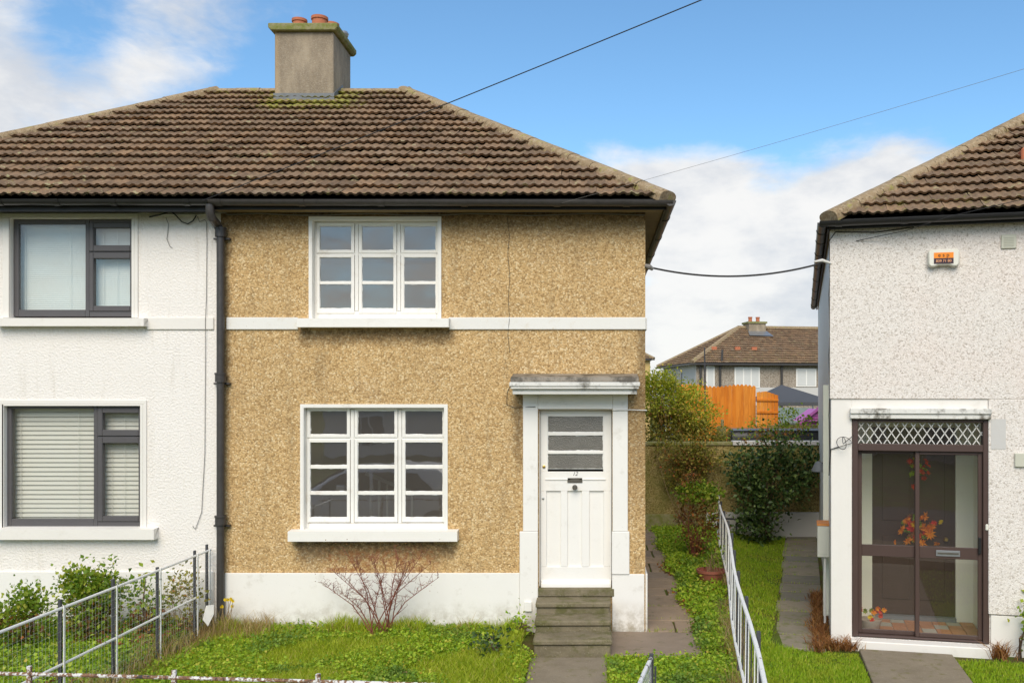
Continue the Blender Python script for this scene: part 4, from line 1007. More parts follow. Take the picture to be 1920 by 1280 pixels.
# gas meter box, lamp, number and cable on the side wall (outward = -x in the house frame)
def side_pt(px, py, x=0.):                                   # photo point on the side wall plane
    c = RMI @ Vector((0, -CD, CZ)); dd = RMI.to_3x3() @ Vector(((px-VX)/FPX, 1, (VY-py)/FPX)); t = (x-c.x)/dd.x; q = c+dd*t; return q
mbx = thing('meter_box', 'beige meter box with orange top edge on the side wall', 'meter box', RM @ Vector((-.002, .55, H(1538,1043,.6)[1])), R(RANG))
mh = H(1538, 984, .6)[1]-H(1538, 1043, .6)[1]
MB().box(-.14, 0, 0, .34, 0, mh).build('casing', 'meter_beige', mbx, bevel=.008, local=True); MB().box(-.145, 0, -.004, .344, mh+.0005, mh+.022).build('lid', 'orange_trim', mbx, local=True)
MB().box(-.10, -.03, -.006, -.001, .04, mh-.04).build('door', 'meter_beige', mbx, local=True)
MB().tube([(-.05, .05, 0), (-.05, .05, -.35), (-.05, .05, -.8)], .014, 8).build('pipe', 'cable_white', mbx, local=True)
q = Vector((0, 2.0, H(1541, 878, 2.0)[1])); lmp = thing('wall_lamp', 'grey half-round outdoor lamp on the side wall', 'lamp', RM @ q, R(RANG))
MB().box(-.03, 0, -.06, .06, -.14, .14).build('back_plate', 'lead', lmp, bevel=.005, local=True)
MB().lathe([(.02, .10), (.05, .08), (.10, -.02), (.10, -.04), (.0, -.04)], (-.10, 0, 0), 14).build('shade', 'lead', lmp, smooth=True, local=True)
nb = H(1540, 958, 1.3); text_part('house_number', '7', .19, 'cable_black', rh, Matrix.Translation((-.006, 1.3, nb[1])) @ Matrix.Rotation(R(-90), 4, 'Z') @ Matrix.Rotation(R(90), 4, 'X'), extrude=.003)
# cables on that house
def rcable(name, label, pts, r, mat, cat='cable'):
    return tag(MB().tube([RM @ Vector(p) for p in pts], r, 6).build(name, mat, None, smooth=True), label, cat)
zt5 = ez-.12
rcable('corner_cable', 'dark cable clipped down the corner of the pale house', [(.9,-.045,zt5+.02), (.5,-.043,zt5-.02), (.05,-.045,zt5), (-.02,-.03,zt5-.1)]+[(-.014+.006*math.sin(i*2.1), .015, zt5-.25-i*.23) for i in range(12)]+[(.0,-.02,H(1562,842,-.02)[1]), (.09,-.025,H(1562,842,-.02)[1]+.03)], .006, 'cable_black')
cz = H(1580, 830, -.03); loop = [(cz[0]+.10*math.cos(a)*(1-.04*i), -.045-.004*i, cz[1]+.07*math.sin(a)) for i, a in enumerate(np.linspace(0, 9.5, 26))]
rcable('dangling_cable', 'coil of loose black and white cable beside the brown porch', [(cz[0]-.12, -.03, cz[1]-.07)]+loop+[(cz[0]+.12, -.04, cz[1]+.09)], .004, 'cable_black')
rcable('wall_wire', 'thin dark wire slanting from the pale wall over the gutter', [(*H(1605,452,-.04)[:1], -.04, H(1605,452,-.04)[1]), (H(1700,432,-.2)[0], -.2, H(1700,432,-.2)[1]), (H(1780,406,-.38)[0], -.38, H(1780,406,-.38)[1]), (H(1925,372,-.9)[0], -.9, H(1925,372,-.9)[1]), (H(2200,300,-2)[0], -2, H(2200,300,-2)[1])], .004, 'cable_black')
# ------------------------------------------------------------------ wires
def wp(px, py, Y): x, z = F(px, py, Y); return Vector((x, Y, z))
def far_end(a, b, k): return a+(b-a)*k
A = wp(380, 376, -.42); B = wp(1255, 0, -3.3); tag(MB().tube(arc(A, far_end(A, B, 3.2), .12, 24), .0045, 6).build('phone_wire', 'cable_black', None), 'dark overhead wire slanting across the roof up past the chimney', 'wire')
A = wp(985, 399, -.05); B = wp(1900, 100, -3.3); tag(MB().tube(arc(A, far_end(A, B, 2.8), .16, 24), .0015, 6).build('phone_wire', 'cable_grey', None), 'thin faint wire from the ochre wall up across the clouds', 'wire')
A = wp(1214, 500, .02); B = rh_pt(1549, 491, -.02)
tag(MB().tube(arc(A, B, .135, 20), .011, 7).build('linking_cable', 'cable_black', None), 'thick sagging cable strung between the ochre and pale houses', 'cable')
ins = MB(); ins.tube([A+Vector((-.03,-.03,.01)), A+Vector((.02,-.03,-.005)), A+Vector((.06,-.01,-.03))], [.02,.03,.02], 8); tag(ins.build('cable_bracket', 'cable_grey', None), 'grey cable bracket on the corner of the ochre house', 'bracket')
ins = MB(); ins.tube([B+Vector((.05,-.03,-.02)), B+Vector((-.05,-.02,.015)), B+Vector((-.14,-.01,.0))], [.012,.02,.012], 8); tag(ins.build('cable_bracket', 'cable_white', None), 'white cable clamp on the corner of the pale house', 'bracket')
zz = FZ(402)
pts = [(FX(425), -.012, zz)]+[(FX(430+i*56), -.014, zz+.012*math.sin(i*1.7)-(.0 if i > 12 else .004)) for i in range(14)]+[(FX(1209), -.014, zz-.01)]
tag(MB().tube(pts, .008, 6).build('eaves_cable', 'cable_grey', None, smooth=True), 'pale cable running under the eaves of the ochre house', 'cable')
tag(MB().tube([(x, y-.012, z+.028) for x, y, z in pts], .006, 6).build('eaves_cable', 'cable_black', None, smooth=True), 'dark upper cable under the eaves of the ochre house', 'cable')
pts = [wp(x, y, -.03) for x, y in ((280,407),(300,403),(320,396),(330,404),(341,416),(352,420),(362,414),(368,404))]
tag(MB().tube(pts, .007, 6).build('loop_cable', 'cable_black', None, smooth=True), 'looped black cable under the white house eaves', 'cable')
tag(MB().tube([wp(280,406,-.02), wp(310,402.5,-.02), wp(372,403,-.02), wp(398,401,-.02)], .010, 6).build('eaves_cable', 'cable_white', None, smooth=True), 'white cable under the white house eaves', 'cable')
tag(MB().tube([wp(x, y, -.012) for x, y in ((370,405),(374,416),(384,412),(387,416),(388,450),(387,560))]+[wp(385,600,-.028), wp(385,700,-.012), wp(384,850,-.012), wp(378,960,-.012), wp(366,992,-.012), wp(361,985,-.012)], .0035, 5).build('thin_wire', 'cable_grey', None), 'thin grey wire running down the white roughcast wall', 'wire')
tag(MB().tube([wp(x, y, -.012) for x, y in ((311,408),(316,420),(314,440),(313,448),(318,461),(323,465))], .0035, 5).build('thin_wire', 'cable_grey', None), 'short loose wire end hanging on the white wall', 'wire')
jb = MB().box(*sorted((FX(404), FX(426))), -.05, -.002, FZ(401), FZ(391)).build('junction_box', 'cable_grey', None, bevel=.01); tag(jb, 'grey weathered junction box behind the downpipe top', 'junction box')
tag(MB().tube([wp(1148,769,-.045), wp(1180,768,-.045), wp(1213,769,-.02)], .007, 6).build('bell_wire', 'cable_white', None), 'short white wire beside the door head', 'wire')
tag(MB().tube([wp(957,722,-.012), wp(951,735,-.012), wp(950,758,-.012), wp(965,764,-.012), wp(1004,762,-.05)], .003, 5).build('bell_wire', 'cable_black', None), 'thin dark wire hanging left of the door canopy', 'wire')

tag(MB().tube([wp(x, y, -.014) for x, y in ((951,408),(955,440),(952,475),(956,520),(953,560),(955,594))]+[wp(955,600,-.03), wp(952,628,-.014), wp(956,660,-.014)], .0022, 4).build('thin_wire', 'cable_black', None), 'thin dark wire hanging down the ochre wall right of the window', 'wire')
# ------------------------------------------------------------------ vegetation
def nrmz(a): return a/np.maximum(np.linalg.norm(a, axis=-1, keepdims=True), 1e-9)
def blades(P0, h, w, bend, rng=RNG):
    n = len(P0); a = rng.uniform(0, 2*np.pi, n); perp = np.stack([np.cos(a), np.sin(a), np.zeros(n)], -1)
    b = rng.uniform(0, 2*np.pi, n); bd = np.stack([np.cos(b), np.sin(b), np.zeros(n)], -1)*(bend*h*rng.uniform(.2, 1, n))[:, None]
    up = np.array([0, 0, 1.]); hh = h[:, None]; ww = w[:, None]
    V = np.stack([P0-perp*ww/2, P0+perp*ww/2, P0+up*hh*.55+bd*.3+perp*ww*.38, P0+up*hh*.55+bd*.3-perp*ww*.38, P0+up*hh*.93+bd], 1)
    base = np.arange(n)[:, None]*5
    T = np.concatenate([base+np.array([0,1,2]), base+np.array([0,2,3]), base+np.array([3,2,4])])
    return V.reshape(-1, 3), T
def leaves(P0, D, L_, W_, rng=RNG, fold=.25, N=None):
    n = len(P0); D = nrmz(D)
    if N is None: N = nrmz(rng.normal(size=(n, 3))+np.array([0, -.3, .9]))
    S = nrmz(np.cross(D, N)); N = np.cross(S, D); l = L_[:, None]; w = W_[:, None]
    V = np.stack([P0, P0+D*l*.45+S*w+N*w*fold, P0+D*l-N*l*.12, P0+D*l*.45-S*w+N*w*fold], 1); base = np.arange(n)[:, None]*4
    return V.reshape(-1, 3), np.concatenate([base+np.array([0,1,2]), base+np.array([0,2,3])])
def cat(*vt):
    V, T, k = [], [], 0
    for v, t in vt: V.append(v); T.append(t+k); k += len(v)
    return np.concatenate(V), np.concatenate(T)
def scatter(n, x0, x1, y0, y1, ok=None, rng=RNG):
    x = rng.uniform(x0, x1, n); y = rng.uniform(y0, y1, n)
    if ok is not None: m = ok(x, y); x, y = x[m], y[m]
    return np.stack([x, y, hgt(x, y)-.012], -1)
def lownoise(x, y, s, seed):
    r = np.random.default_rng(seed); v = 0
    for i in range(7):
        a, f, ph = r.uniform(0, 6.28), s*r.uniform(.6, 1.9), r.uniform(0, 6.28); v = v+np.sin((x*np.cos(a)+y*np.sin(a))*f+ph)
    return v/7
def turf(name, label, P0, h, w, bend, mat, seed=1):
    k = 1+.8*lownoise(P0[:, 0], P0[:, 1], 5, seed); n = len(P0)
    V, T = blades(P0, np.clip(h*k, h*.35, h*2)*RNG.uniform(.6, 1.3, n), w*RNG.uniform(.6, 1.3, n), bend)
    return tag(fast(name, V, T, mat), label, 'grass', None, 'stuff')
def rosettes(P0, nl, size, spread, lift=.02, rng=RNG):
    n = len(P0)*nl; c = np.repeat(P0, nl, 0); a = rng.uniform(0, 2*np.pi, n)
    el_ = rng.uniform(.05, .9, n); D = np.stack([np.cos(a)*np.cos(el_), np.sin(a)*np.cos(el_), np.sin(el_)], -1)
    off = np.stack([rng.normal(0, spread, n), rng.normal(0, spread, n), np.abs(rng.normal(lift, lift*.8, n))], -1)
    Ls = size*rng.uniform(.5, 1.3, n); return leaves(c+off, D, Ls, Ls*rng.uniform(.28, .45, n))
notpath = lambda x, y: ~((x > -.76) & (y > -1.13)) & (x < -.70+.0*y)
def lawnA(n, y0, y1): return scatter(n, -4.28, -.68, y0, y1, lambda x, y: ~((x > -.80) & (y > -1.1)))
turf('rough_lawn', 'rough green lawn of grass and weeds before the ochre house', np.concatenate([lawnA(90000, -2.5, -.04), lawnA(9000, -5, -2.5)]), .075, .0075, .8, 'grass_blade', 3)
pw = lawnA(9000, -2.6, -.03); pw = pw[lownoise(pw[:, 0], pw[:, 1], 4, 8) > -.05]
tag(fast('lawn_weeds', *rosettes(pw, 8, .032, .035, .036), 'weed_leaf'), 'broad-leaved weeds growing through the rough lawn', 'weeds', None, 'stuff')
# taller growth against the plinth
pe = scatter(5200, -4.2, -.80, -.34, -.02, lambda x, y: lownoise(x, y, 6, 5) > -.25)
turf('tall_grass', 'taller grass growing along the white plinth', pe, .15, .007, .7, 'grass_blade', 4)
ps = np.concatenate([scatter(550, -4.2, -.8, -.45, -.05, lambda x, y: lownoise(x, y, 5, 15) > .12), scatter(500, -4.35, -3.6, -.7, -.03), scatter(1300, -4.6, -4.1, -3.2, -.05)])
turf('dry_grass', 'dry straw-coloured grass along the wall and mesh fence', ps, .19, .006, .8, 'straw', 6)
# verge right of the gate path, bed beside the side path
okv = lambda x, y: (x < FENCE_R(y)-.02) & ~((x < 1.22) & (y > -1.08))
turf('verge_grass', 'green verge between the path apron and the white railing', np.concatenate([scatter(26000, .13, 1.6, -2.6, -.9, okv), scatter(3500, .13, 1.3, -5, -2.6, okv)]), .055, .0075, .8, 'grass_blade', 9)
pv = scatter(2600, .14, 1.6, -2.5, -.95, okv)
tag(fast('verge_weeds', *rosettes(pv, 8, .034, .035, .034), 'weed_leaf'), 'broad-leaved weeds in the verge beside the railing', 'weeds', None, 'stuff')
okb = lambda x, y: (x > 1.14+.06*np.sin(y*3)) & (x < FENCE_R(y)-.03)
pb = scatter(7500, 1.1, 2.5, -.9, 7.7, okb); pb = pb[(lownoise(pb[:, 0], pb[:, 1], 3, 21) > -.35) | (pb[:, 0] > 1.45)]
tag(fast('bed_plants', *rosettes(pb, 10, .042, .05, .055), 'weed_leaf'), 'low green ground cover in the bed beside the side path', 'plants', None, 'stuff')
pb2 = scatter(2600, 1.1, 2.4, -.9, 4.5, okb); pb2 = pb2[lownoise(pb2[:, 0], pb2[:, 1], 4, 33) > .02]
tag(fast('bed_litter', *rosettes(pb2, 5, .055, .06, .03), 'autumn_leaf'), 'brown fallen leaves among the ground cover of the bed', 'leaf litter', None, 'stuff')
okf = lambda x, y: (np.abs(x-FENCE_R(y)) < .13)
turf('fence_straw', 'tall straw-coloured grass along the foot of the white railing', scatter(16000, .7, 2.4, -4, 3.4, lambda x, y: okf(x, y) & (lownoise(x, y, 2.2, 41) > -.3)), .24, .006, .8, 'straw', 12)
# mown lawn of the right-hand plot
def okr(x, y):
    q = np.stack([x, y, np.zeros_like(x), np.ones_like(x)], -1) @ np.array(RMI).T; u, v = q[:, 0], q[:, 1]
    inpath = (u > .30-.05*(-v)*0+(-.22-v)*.052-.02) & (u < 1.28+(-.22-v)*.046+.02) & (v < -.18)
    return (x > FENCE_R(y)+.04) & ~((u > -.66) & (v > -.33)) & ~inpath & (v < 7.9)
turf('mown_lawn', 'neat mown lawn beside the pale house', np.concatenate([scatter(120000, 1.0, 4.6, -2.4, 7.9, okr), scatter(42000, 1.4, 7, -2.6, -.2, okr), scatter(6000, 1, 7, -5, -2.4, okr)]), .042, .0075, .7, 'mown_grass', 13)
pr = scatter(1600, 1.3, 6, -2.4, 7.5, okr); tag(fast('lawn_clover', *rosettes(pr, 5, .03, .03, .012), 'fresh_leaf'), 'small clover leaves scattered through the mown lawn', 'weeds', None, 'stuff')
# left-hand plot
pl_ = scatter(30000, -8.2, -4.40, -2.8, -.03); turf('left_lawn', 'overgrown grass in front of the white house', pl_, .085, .008, .8, 'grass_blade', 17)
pl2 = scatter(5200, -8, -4.45, -2.8, -.05); tag(fast('left_weeds', *rosettes(pl2, 9, .042, .05, .06), 'weed_leaf'), 'weeds growing in front of the white house', 'weeds', None, 'stuff')
pl3 = scatter(1500, -8, -4.42, -2.8, -.05, lambda x, y: lownoise(x, y, 3, 57) > .1); tag(fast('left_dead_leaves', *rosettes(pl3, 6, .05, .06, .09), 'autumn_leaf'), 'russet dying leaves among the weeds of the left plot', 'weeds', None, 'stuff')
pj = []
for (vx0, vx1, vy0, vy1, n) in ((-.03, .0, -.32, .35, 30), (-.66, -.6, -.3, 7, 300)):
    for _ in range(n):
        q = RM @ Vector((random.uniform(vx0, vx1), random.uniform(vy0, vy1), 0)); pj.append((q.x, q.y, -.145))
for _ in range(160): pj.append((.59+random.random()*.6, random.choice([-.05, .0, .55, 1.2])+random.uniform(-.02,.02), .01))
for _ in range(700): pj.append((random.choice([.115, -.69])+random.gauss(0,.025), random.uniform(-2.4, -1.0), .01))
for _ in range(420): pj.append((1.16+random.gauss(0,.03), random.uniform(-.9, 7.4), .01))
for _ in range(260):
    t_ = random.random(); pj.append((.13+.95*t_, -1.10+.08*t_+random.gauss(0,.02), .01))
for vj in JOINTS:
    for _ in range(22):
        q = RM @ Vector((random.choice([random.uniform(-.66,-.05), random.gauss(-.45,.06)]), vj+random.uniform(-.015,.015), 0)); pj.append((q.x, q.y, -.15))
turf('joint_grass', 'tufts of grass in the joints of the paving', np.array(pj), .045, .006, .8, 'mown_grass', 19)

def stem_path(p, d, ln, n=6, wig=.12, grav=0.):
    pts = [Vector(p)]; d = Vector(d).normalized()
    for i in range(n):
        d = (d+Vector((random.gauss(0, wig), random.gauss(0, wig), random.gauss(0, wig)-grav))).normalized(); pts.append(pts[-1]+d*ln/n)
    return pts
def leafy(name, label, catg, base, blobs, nleaf, lsz, mat, stems=7, smat='bark', sr=.012, aspect=.34, flat=.35, extra=None, seed=0, group=None):
    """blobs: [(centre, radii, weight)]; leaves sit in small clumps through each blob's volume"""
    random.seed(100+seed); rng = np.random.default_rng(300+seed)
    t = thing(name, label, catg, base, 0, group); Vs = []; tot = sum(b[2] for b in blobs); tips = []
    for c, r, w in blobs:
        n = int(nleaf*w/tot); ncl = max(6, n//26); dirs = nrmz(rng.normal(size=(ncl, 3))); rad = rng.uniform(.25, 1, ncl)**.45
        cc = np.array(c)+dirs*rad[:, None]*np.array(r)*(1+.22*rng.normal(size=(ncl, 1)))
        tips += [tuple(cc[i]) for i in range(min(ncl, 40))]
        ci = rng.integers(0, ncl, n); p = cc[ci]+rng.normal(size=(n, 3))*lsz*1.5
        D = nrmz(dirs[ci]*.7+rng.normal(size=(n, 3))*.8+np.array([0, 0, flat])); Ls = lsz*rng.uniform(.55, 1.35, n)
        Vs.append(leaves(p, D, Ls, Ls*aspect*rng.uniform(.8, 1.2, n), rng))
    fast('foliage', *cat(*Vs), mat, t)['kind'] = 'stuff'
    for i in range(stems):
        tip = Vector(random.choice(tips)); b = Vector(base)+Vector((random.gauss(0, .05), random.gauss(0, .05), 0)); mid = b.lerp(tip, .5)+Vector((random.gauss(0, .06), random.gauss(0, .06), .08))
        MB().tube([b, b.lerp(mid, .5)+Vector((0,0,.03)), mid, mid.lerp(tip, .6), tip], [sr, sr*.85, sr*.7, sr*.5, sr*.25], 5).build('stem', smat, t)
    if extra:
        for ex in extra:
            rng2 = np.random.default_rng(seed+77); c, r, n, sz, mt = ex; dirs = nrmz(rng2.normal(size=(n, 3))); p = np.array(c)+dirs*rng2.uniform(0, 1, (n, 1))**.5*np.array(r)
            o_ = fast('leaf_spray', *leaves(p, rng2.normal(size=(n, 3)), sz*rng2.uniform(.6, 1.3, n), sz*.35*rng2.uniform(.7, 1.2, n), rng2), mt, t); o_['kind'] = 'stuff'
    return t
def W3(px, py, Y): x, z = F(px, py, Y); return (x, Y, z)
# left plot shrubs
c = W3(175, 1110, -.7); leafy('garden_shrub', 'bright green leafy shrub against the white house plinth', 'shrub', (c[0], -.7, .03), [((c[0], -.7, .52), (.30,.25,.28), 3), ((c[0]-.15, -.7, .70), (.10,.10,.14), 1), ((c[0]+.14, -.72, .70), (.10,.10,.13), 1)], 2900, .046, 'fresh_leaf', 9, seed=1, extra=[((c[0], -.75, .40), (.34,.25,.2), 220, .06, 'autumn_leaf')])
c = W3(35, 1140, -1.0); leafy('garden_shrub', 'lower green shrub at the edge of the view by the white house', 'shrub', (c[0], -1.0, .03), [((c[0], -1.0, .36), (.36,.25,.25), 3), ((c[0]+.1, -1.0, .55), (.12,.10,.12), 1)], 2000, .043, 'fresh_leaf', 7, seed=2, extra=[((c[0], -1.05, .34), (.36,.25,.2), 260, .05, 'autumn_leaf')])
c = W3(275, 1140, -.55); leafy('garden_shrub', 'thin leggy shrub behind the mesh fence', 'shrub', (c[0], -.55, .03), [((c[0], -.55, .45), (.16,.15,.30), 1)], 330, .055, 'fresh_leaf', 6, seed=3, extra=[((c[0], -.6, .30), (.2,.15,.2), 120, .05, 'autumn_leaf')])
c = W3(345, 1140, -.35); leafy('garden_shrub', 'pale dried shrub behind the end of the mesh fence', 'shrub', (c[0], -.35, .03), [((c[0], -.35, .50), (.17,.12,.28), 1)], 420, .045, 'olive_leaf', 10, 'dry_twig', .006, seed=4)
leafy('weed_clump', 'dark green weed at the plinth beside the front steps', 'weed', (-.86, -.30, .05), [((-.86, -.26, .13), (.10,.12,.09), 1)], 170, .05, 'weed_leaf', 4, seed=5)
leafy('weed_clump', 'blue-green weed clump in the rough lawn near the steps', 'weed', W3(920, 1215, -1.15)[:2]+(.05,), [(W3(920, 1205, -1.15), (.14,.12,.07), 1)], 170, .05, 'dark_evergreen', 2, seed=6)
# bare shrub under the window
random.seed(55); bx = FX(712, -.34); sh = thing('bare_shrub', 'leafless reddish shrub below the downstairs window', 'shrub', (bx, -.34, .06))
tips = [(603,1092),(622,1068),(640,1075),(652,1040),(668,1048),(690,1035),(700,1052),(724,1060),(748,1040),(770,1048),(790,1040),(808,1055),(822,1082),(760,1062),(640,1110)]
for i, (px_, py_) in enumerate(tips):
    yb = -.34+random.uniform(-.06,.06); tip = Vector(W3(px_, py_, -.34+random.uniform(-.22,.16))); b = Vector((bx+random.uniform(-.10,.12), yb, .06)); 
    mid = b.lerp(tip, .5)+Vector(((b.x-tip.x)*.10, 0, .05)); m = MB(); P_ = [b, b.lerp(mid, .5)+Vector((0,0,.02)), mid, mid.lerp(tip, .5)+Vector((random.gauss(0,.012),0,0)), tip]
    m.tube(P_, [.0065,.0058,.0048,.0036,.002], 5)
    for j in range(19):
        k_ = random.uniform(.30, 1); a = b.lerp(mid, k_*2) if k_ < .5 else mid.lerp(tip, k_*2-1); d_ = Vector((random.gauss(0,.6), random.gauss(0,.5), .75)); ln = random.uniform(.05,.16)
        q = stem_path(a, d_, ln, 3, .25); m.tube(q, [.0026,.0022,.0018,.0013], 4, False)
        for z in range(3):
            q2 = stem_path(q[random.randint(1, 3)], (random.gauss(0,1), random.gauss(0,.8), .5), random.uniform(.025,.06), 2, .2); m.tube(q2, [.0018,.0015,.001], 3, False)
    m.build('branch', 'red_twig', sh)
P0 = np.array([W3(random.choice(tips)[0]+random.gauss(0,14), random.choice(tips)[1]+random.gauss(0,14), -.34+random.gauss(0,.1)) for _ in range(160)])
fast('bud', *leaves(P0, RNG.normal(size=(160,3)), np.full(160, .016), np.full(160, .006)), 'autumn_leaf', sh)['kind'] = 'stuff'
# bed shrubs
c = (1.62, 4.4); leafy('autumn_shrub', 'russet twiggy shrub with green top beside the railing', 'shrub', (*c, .0), [((1.62, 4.4, .62), (.42,.35,.45), 3)], 900, .055, 'autumn_leaf', 26, 'red_twig', .008, seed=11, extra=[((1.66, 4.35, 1.12), (.44,.30,.20), 620, .065, 'fresh_leaf'), ((1.52, 4.4, 1.30), (.25,.2,.16), 160, .05, 'autumn_leaf'), ((1.85, 4.3, .8), (.16,.2,.3), 150, .05, 'fresh_leaf')])
leafy('wall_creeper', 'brown and red creeper tumbling over the garden wall', 'creeper', (1.75, 7.8, 0), [((1.75, 7.72, 1.55), (.62,.16,.26), 3), ((1.85, 7.75, 1.05), (.45,.12,.45), 3), ((2.2, 7.8, 1.5), (.3,.1,.2), 1)], 2100, .06, 'olive_leaf', 16, 'dry_twig', .008, seed=12, extra=[((1.8, 7.65, 1.35), (.6,.15,.35), 420, .055, 'autumn_leaf')])
leafy('evergreen_bush', 'large dark evergreen bush in front of the garden wall', 'bush', (3.35, 7.35, -.1), [((3.4, 7.3, .98), (.72,.40,.55), 5), ((2.85, 7.2, 1.25), (.26,.3,.32), 1.6), ((3.5, 7.2, 1.55), (.30,.3,.26), 1.3), ((4.05, 7.35, 1.35), (.42,.35,.42), 2.0), ((3.1, 7.1, .25), (.36,.3,.36), 2.2)], 4700, .080, 'dark_evergreen', 14, 'bark', .022, seed=13, extra=[((3.3, 7.2, 1.85), (.6,.3,.18), 90, .07, 'autumn_leaf')])
leafy('hedge_shrub', 'tall yellow-green shrub rising behind the garden wall', 'shrub', (1.55, 9.0, .8), [((1.4, 9.0, 2.55), (.62,.5,.50), 4), ((2.05, 9.0, 2.25), (.50,.45,.52), 3.2), ((1.35, 9.1, 2.92), (.45,.35,.26), 2)], 9500, .062, 'yellowgreen_leaf', 12, 'dry_twig', .014, .26, seed=14, extra=[((1.6, 8.75, 2.05), (.8,.35,.5), 1500, .07, 'olive_leaf'), ((1.4, 8.6, 2.2), (.6,.25,.4), 130, .07, 'autumn_leaf')])
leafy('hedge_shrub', 'straggly olive shrub with bare arching canes behind the garden wall', 'shrub', (1.9, 8.75, .8), [((1.8, 8.7, 1.75), (.75,.3,.35), 3), ((2.45, 8.8, 1.7), (.3,.3,.32), 1)], 3600, .06, 'olive_leaf', 30, 'dry_twig', .009, .24, seed=15)
leafy('climbing_plant', 'thin climber with red-tinged leaves on the wall behind the evergreen', 'creeper', (3.7, 8.6, .8), [((3.5, 8.6, 2.0), (.9,.25,.25), 2), ((4.2, 8.6, 2.2), (.4,.2,.3), 1)], 620, .065, 'fresh_leaf', 14, 'dry_twig', .007, seed=16, extra=[((3.8, 8.5, 1.9), (.8,.2,.25), 150, .05, 'autumn_leaf')])
# potted plant
pc = Vector((*W3(1333, 1070, 2.4)[:2], .0)); pc = Vector((FX(1333, 2.45), 2.45, .02)); pot = thing('flower_pot', 'terracotta-coloured plastic pot sunk among the ground cover', 'pot', pc)
MB().lathe([(.12,0), (.185,.20), (.185,.215), (.205,.215), (.205,.25), (.175,.25), (.17,.2), (0,.2)], (*pc[:2], pc.z-.02), 24).build('pot', 'plastic_pot', pot, smooth=True)
leafy('pot_plant', 'spindly plant growing out of the sunken pot', 'plant', (pc.x, pc.y, .2), [((pc.x, pc.y, .42), (.17,.15,.2), 1)], 170, .05, 'fresh_leaf', 14, 'dry_twig', .005, seed=17)
# dead fronds along the pale house
def fronds(name, label, pts, n, h, mat, seed):
    rng = np.random.default_rng(seed); k = rng.integers(0, len(pts), n); P0 = np.array(pts)[k]+rng.normal(size=(n, 3))*np.array([.05, .05, .01])
    V, T = blades(P0, h*rng.uniform(.5, 1.2, n), .011*rng.uniform(.6, 1.3, n), 1.5, rng); return tag(fast(name, V, T, mat), label, 'plant')
fr_pts = []
for i in range(34): q = RM @ Vector((-.06-.09*random.random(), -.35+i*.085, 0)); fr_pts.append((q.x, q.y, -.15))
fronds('dead_fronds', 'row of dead russet fronds along the side of the pale house', fr_pts, 1500, .13, 'dead_frond', 71)
q = RM @ Vector((H(1872, 1230, -.15)[0], -.15, 0)); fronds('dead_plant', 'dead russet plant at the wall foot beside the porch', [(q.x, q.y, -.15), (q.x+.06, q.y, -.15)], 130, .18, 'dead_frond', 72)
q = RM @ Vector((.12, -.18, 0)); fronds('dead_leaves', 'heap of dead russet leaves at the porch corner', [(q.x-.1, q.y, -.15), (q.x, q.y-.02, -.15), (q.x+.1, q.y-.03, -.15)], 260, .13, 'dead_frond', 73)
q = RM @ Vector((H(1915, 1120, -.2)[0]+.05, -.2, 0)); leafy('wall_weed', 'green weed with long stems at the foot of the pale wall', 'weed', (q.x, q.y, -.15), [((q.x, q.y, .28), (.10,.08,.25), 1)], 60, .06, 'fresh_leaf', 6, seed=18)
# yellow flowers at the corner of the downpipe
q = Vector(W3(424, 1140, -.25)); fl_ = thing('yellow_flowers', 'small yellow flowers beside the foot of the downpipe', 'flowers', (q.x, q.y, .05))
for i in range(6):
    t_ = Vector(W3(416+random.uniform(0, 26), 1128+random.uniform(-6, 10), -.25+random.uniform(-.05,.05))); MB().tube([(q.x+random.uniform(-.05,.05), q.y, .05), t_], .003, 4).build('stem', 'dry_twig', fl_)
    n = 9; a = np.linspace(0, 6.28, n, endpoint=False); D = np.stack([np.cos(a), np.full(n, -.4), np.sin(a)], -1); fast('petals', *leaves(np.repeat(np.array([t_]), n, 0), D, np.full(n, .026), np.full(n, .010)), 'yellow_petal', fl_)
ps = np.array([[q.x+random.gauss(0,.12), q.y+random.gauss(0,.1), .05] for _ in range(160)]); turf('dry_tuft', 'tuft of dry grass at the foot of the downpipe', ps, .28, .006, .7, 'straw', 9)
tw = MB(); tw.tube([W3(624,1262,-1.75), W3(660,1264,-1.76), W3(694,1263,-1.74)], [.012,.011,.010], 6); tag(tw.build('fallen_stick', 'dry_twig', None), 'pale fallen stick lying in the rough lawn', 'stick').location.z = .01
tw = MB(); tw.tube([W3(712,1266,-1.72), W3(740,1262,-1.72), W3(765,1261,-1.72)], [.009,.008,.006], 6); tag(tw.build('fallen_stick', 'dry_twig', None), 'shorter thin stick lying in the rough lawn beside another', 'stick').location.z = .01
# ------------------------------------------------------------------ fences
mf = thing('mesh_fence', 'white rail and wire mesh fence between the two front gardens', 'fence', (-4.34, -2.3, .02))
XF = lambda y: -4.36+.012*(y+.1)
py_ = [-.12, -.42, -1.24, -2.05, -2.85, -3.70, -4.55]
MB().tube([(XF(-.05), -.05, .95), (XF(-2), -2.0, .948), (XF(-5.0), -4.7, .95)], .013, 8).build('top_rail', 'white_iron', mf, smooth=True)
MB().tube([(XF(-.05), -.05, .492), (XF(-2), -2.0, .485), (XF(-5.0), -4.7, .49)], .012, 8).build('lower_rail', 'white_iron', mf, smooth=True)
for i, y in enumerate(py_):
    MB().box(XF(y)-.024, XF(y)-.002, y-.016, y+.016, -.05, 1.0+random.uniform(-.02,.03)).build('post', 'dark_post', mf, bevel=.003)
    MB().box(XF(y)+.018, XF(y)+.026, y-.010, y+.010, -.02, .97).build('stay', 'white_iron', mf)
m = MB(); y = -.06; x_ = 0
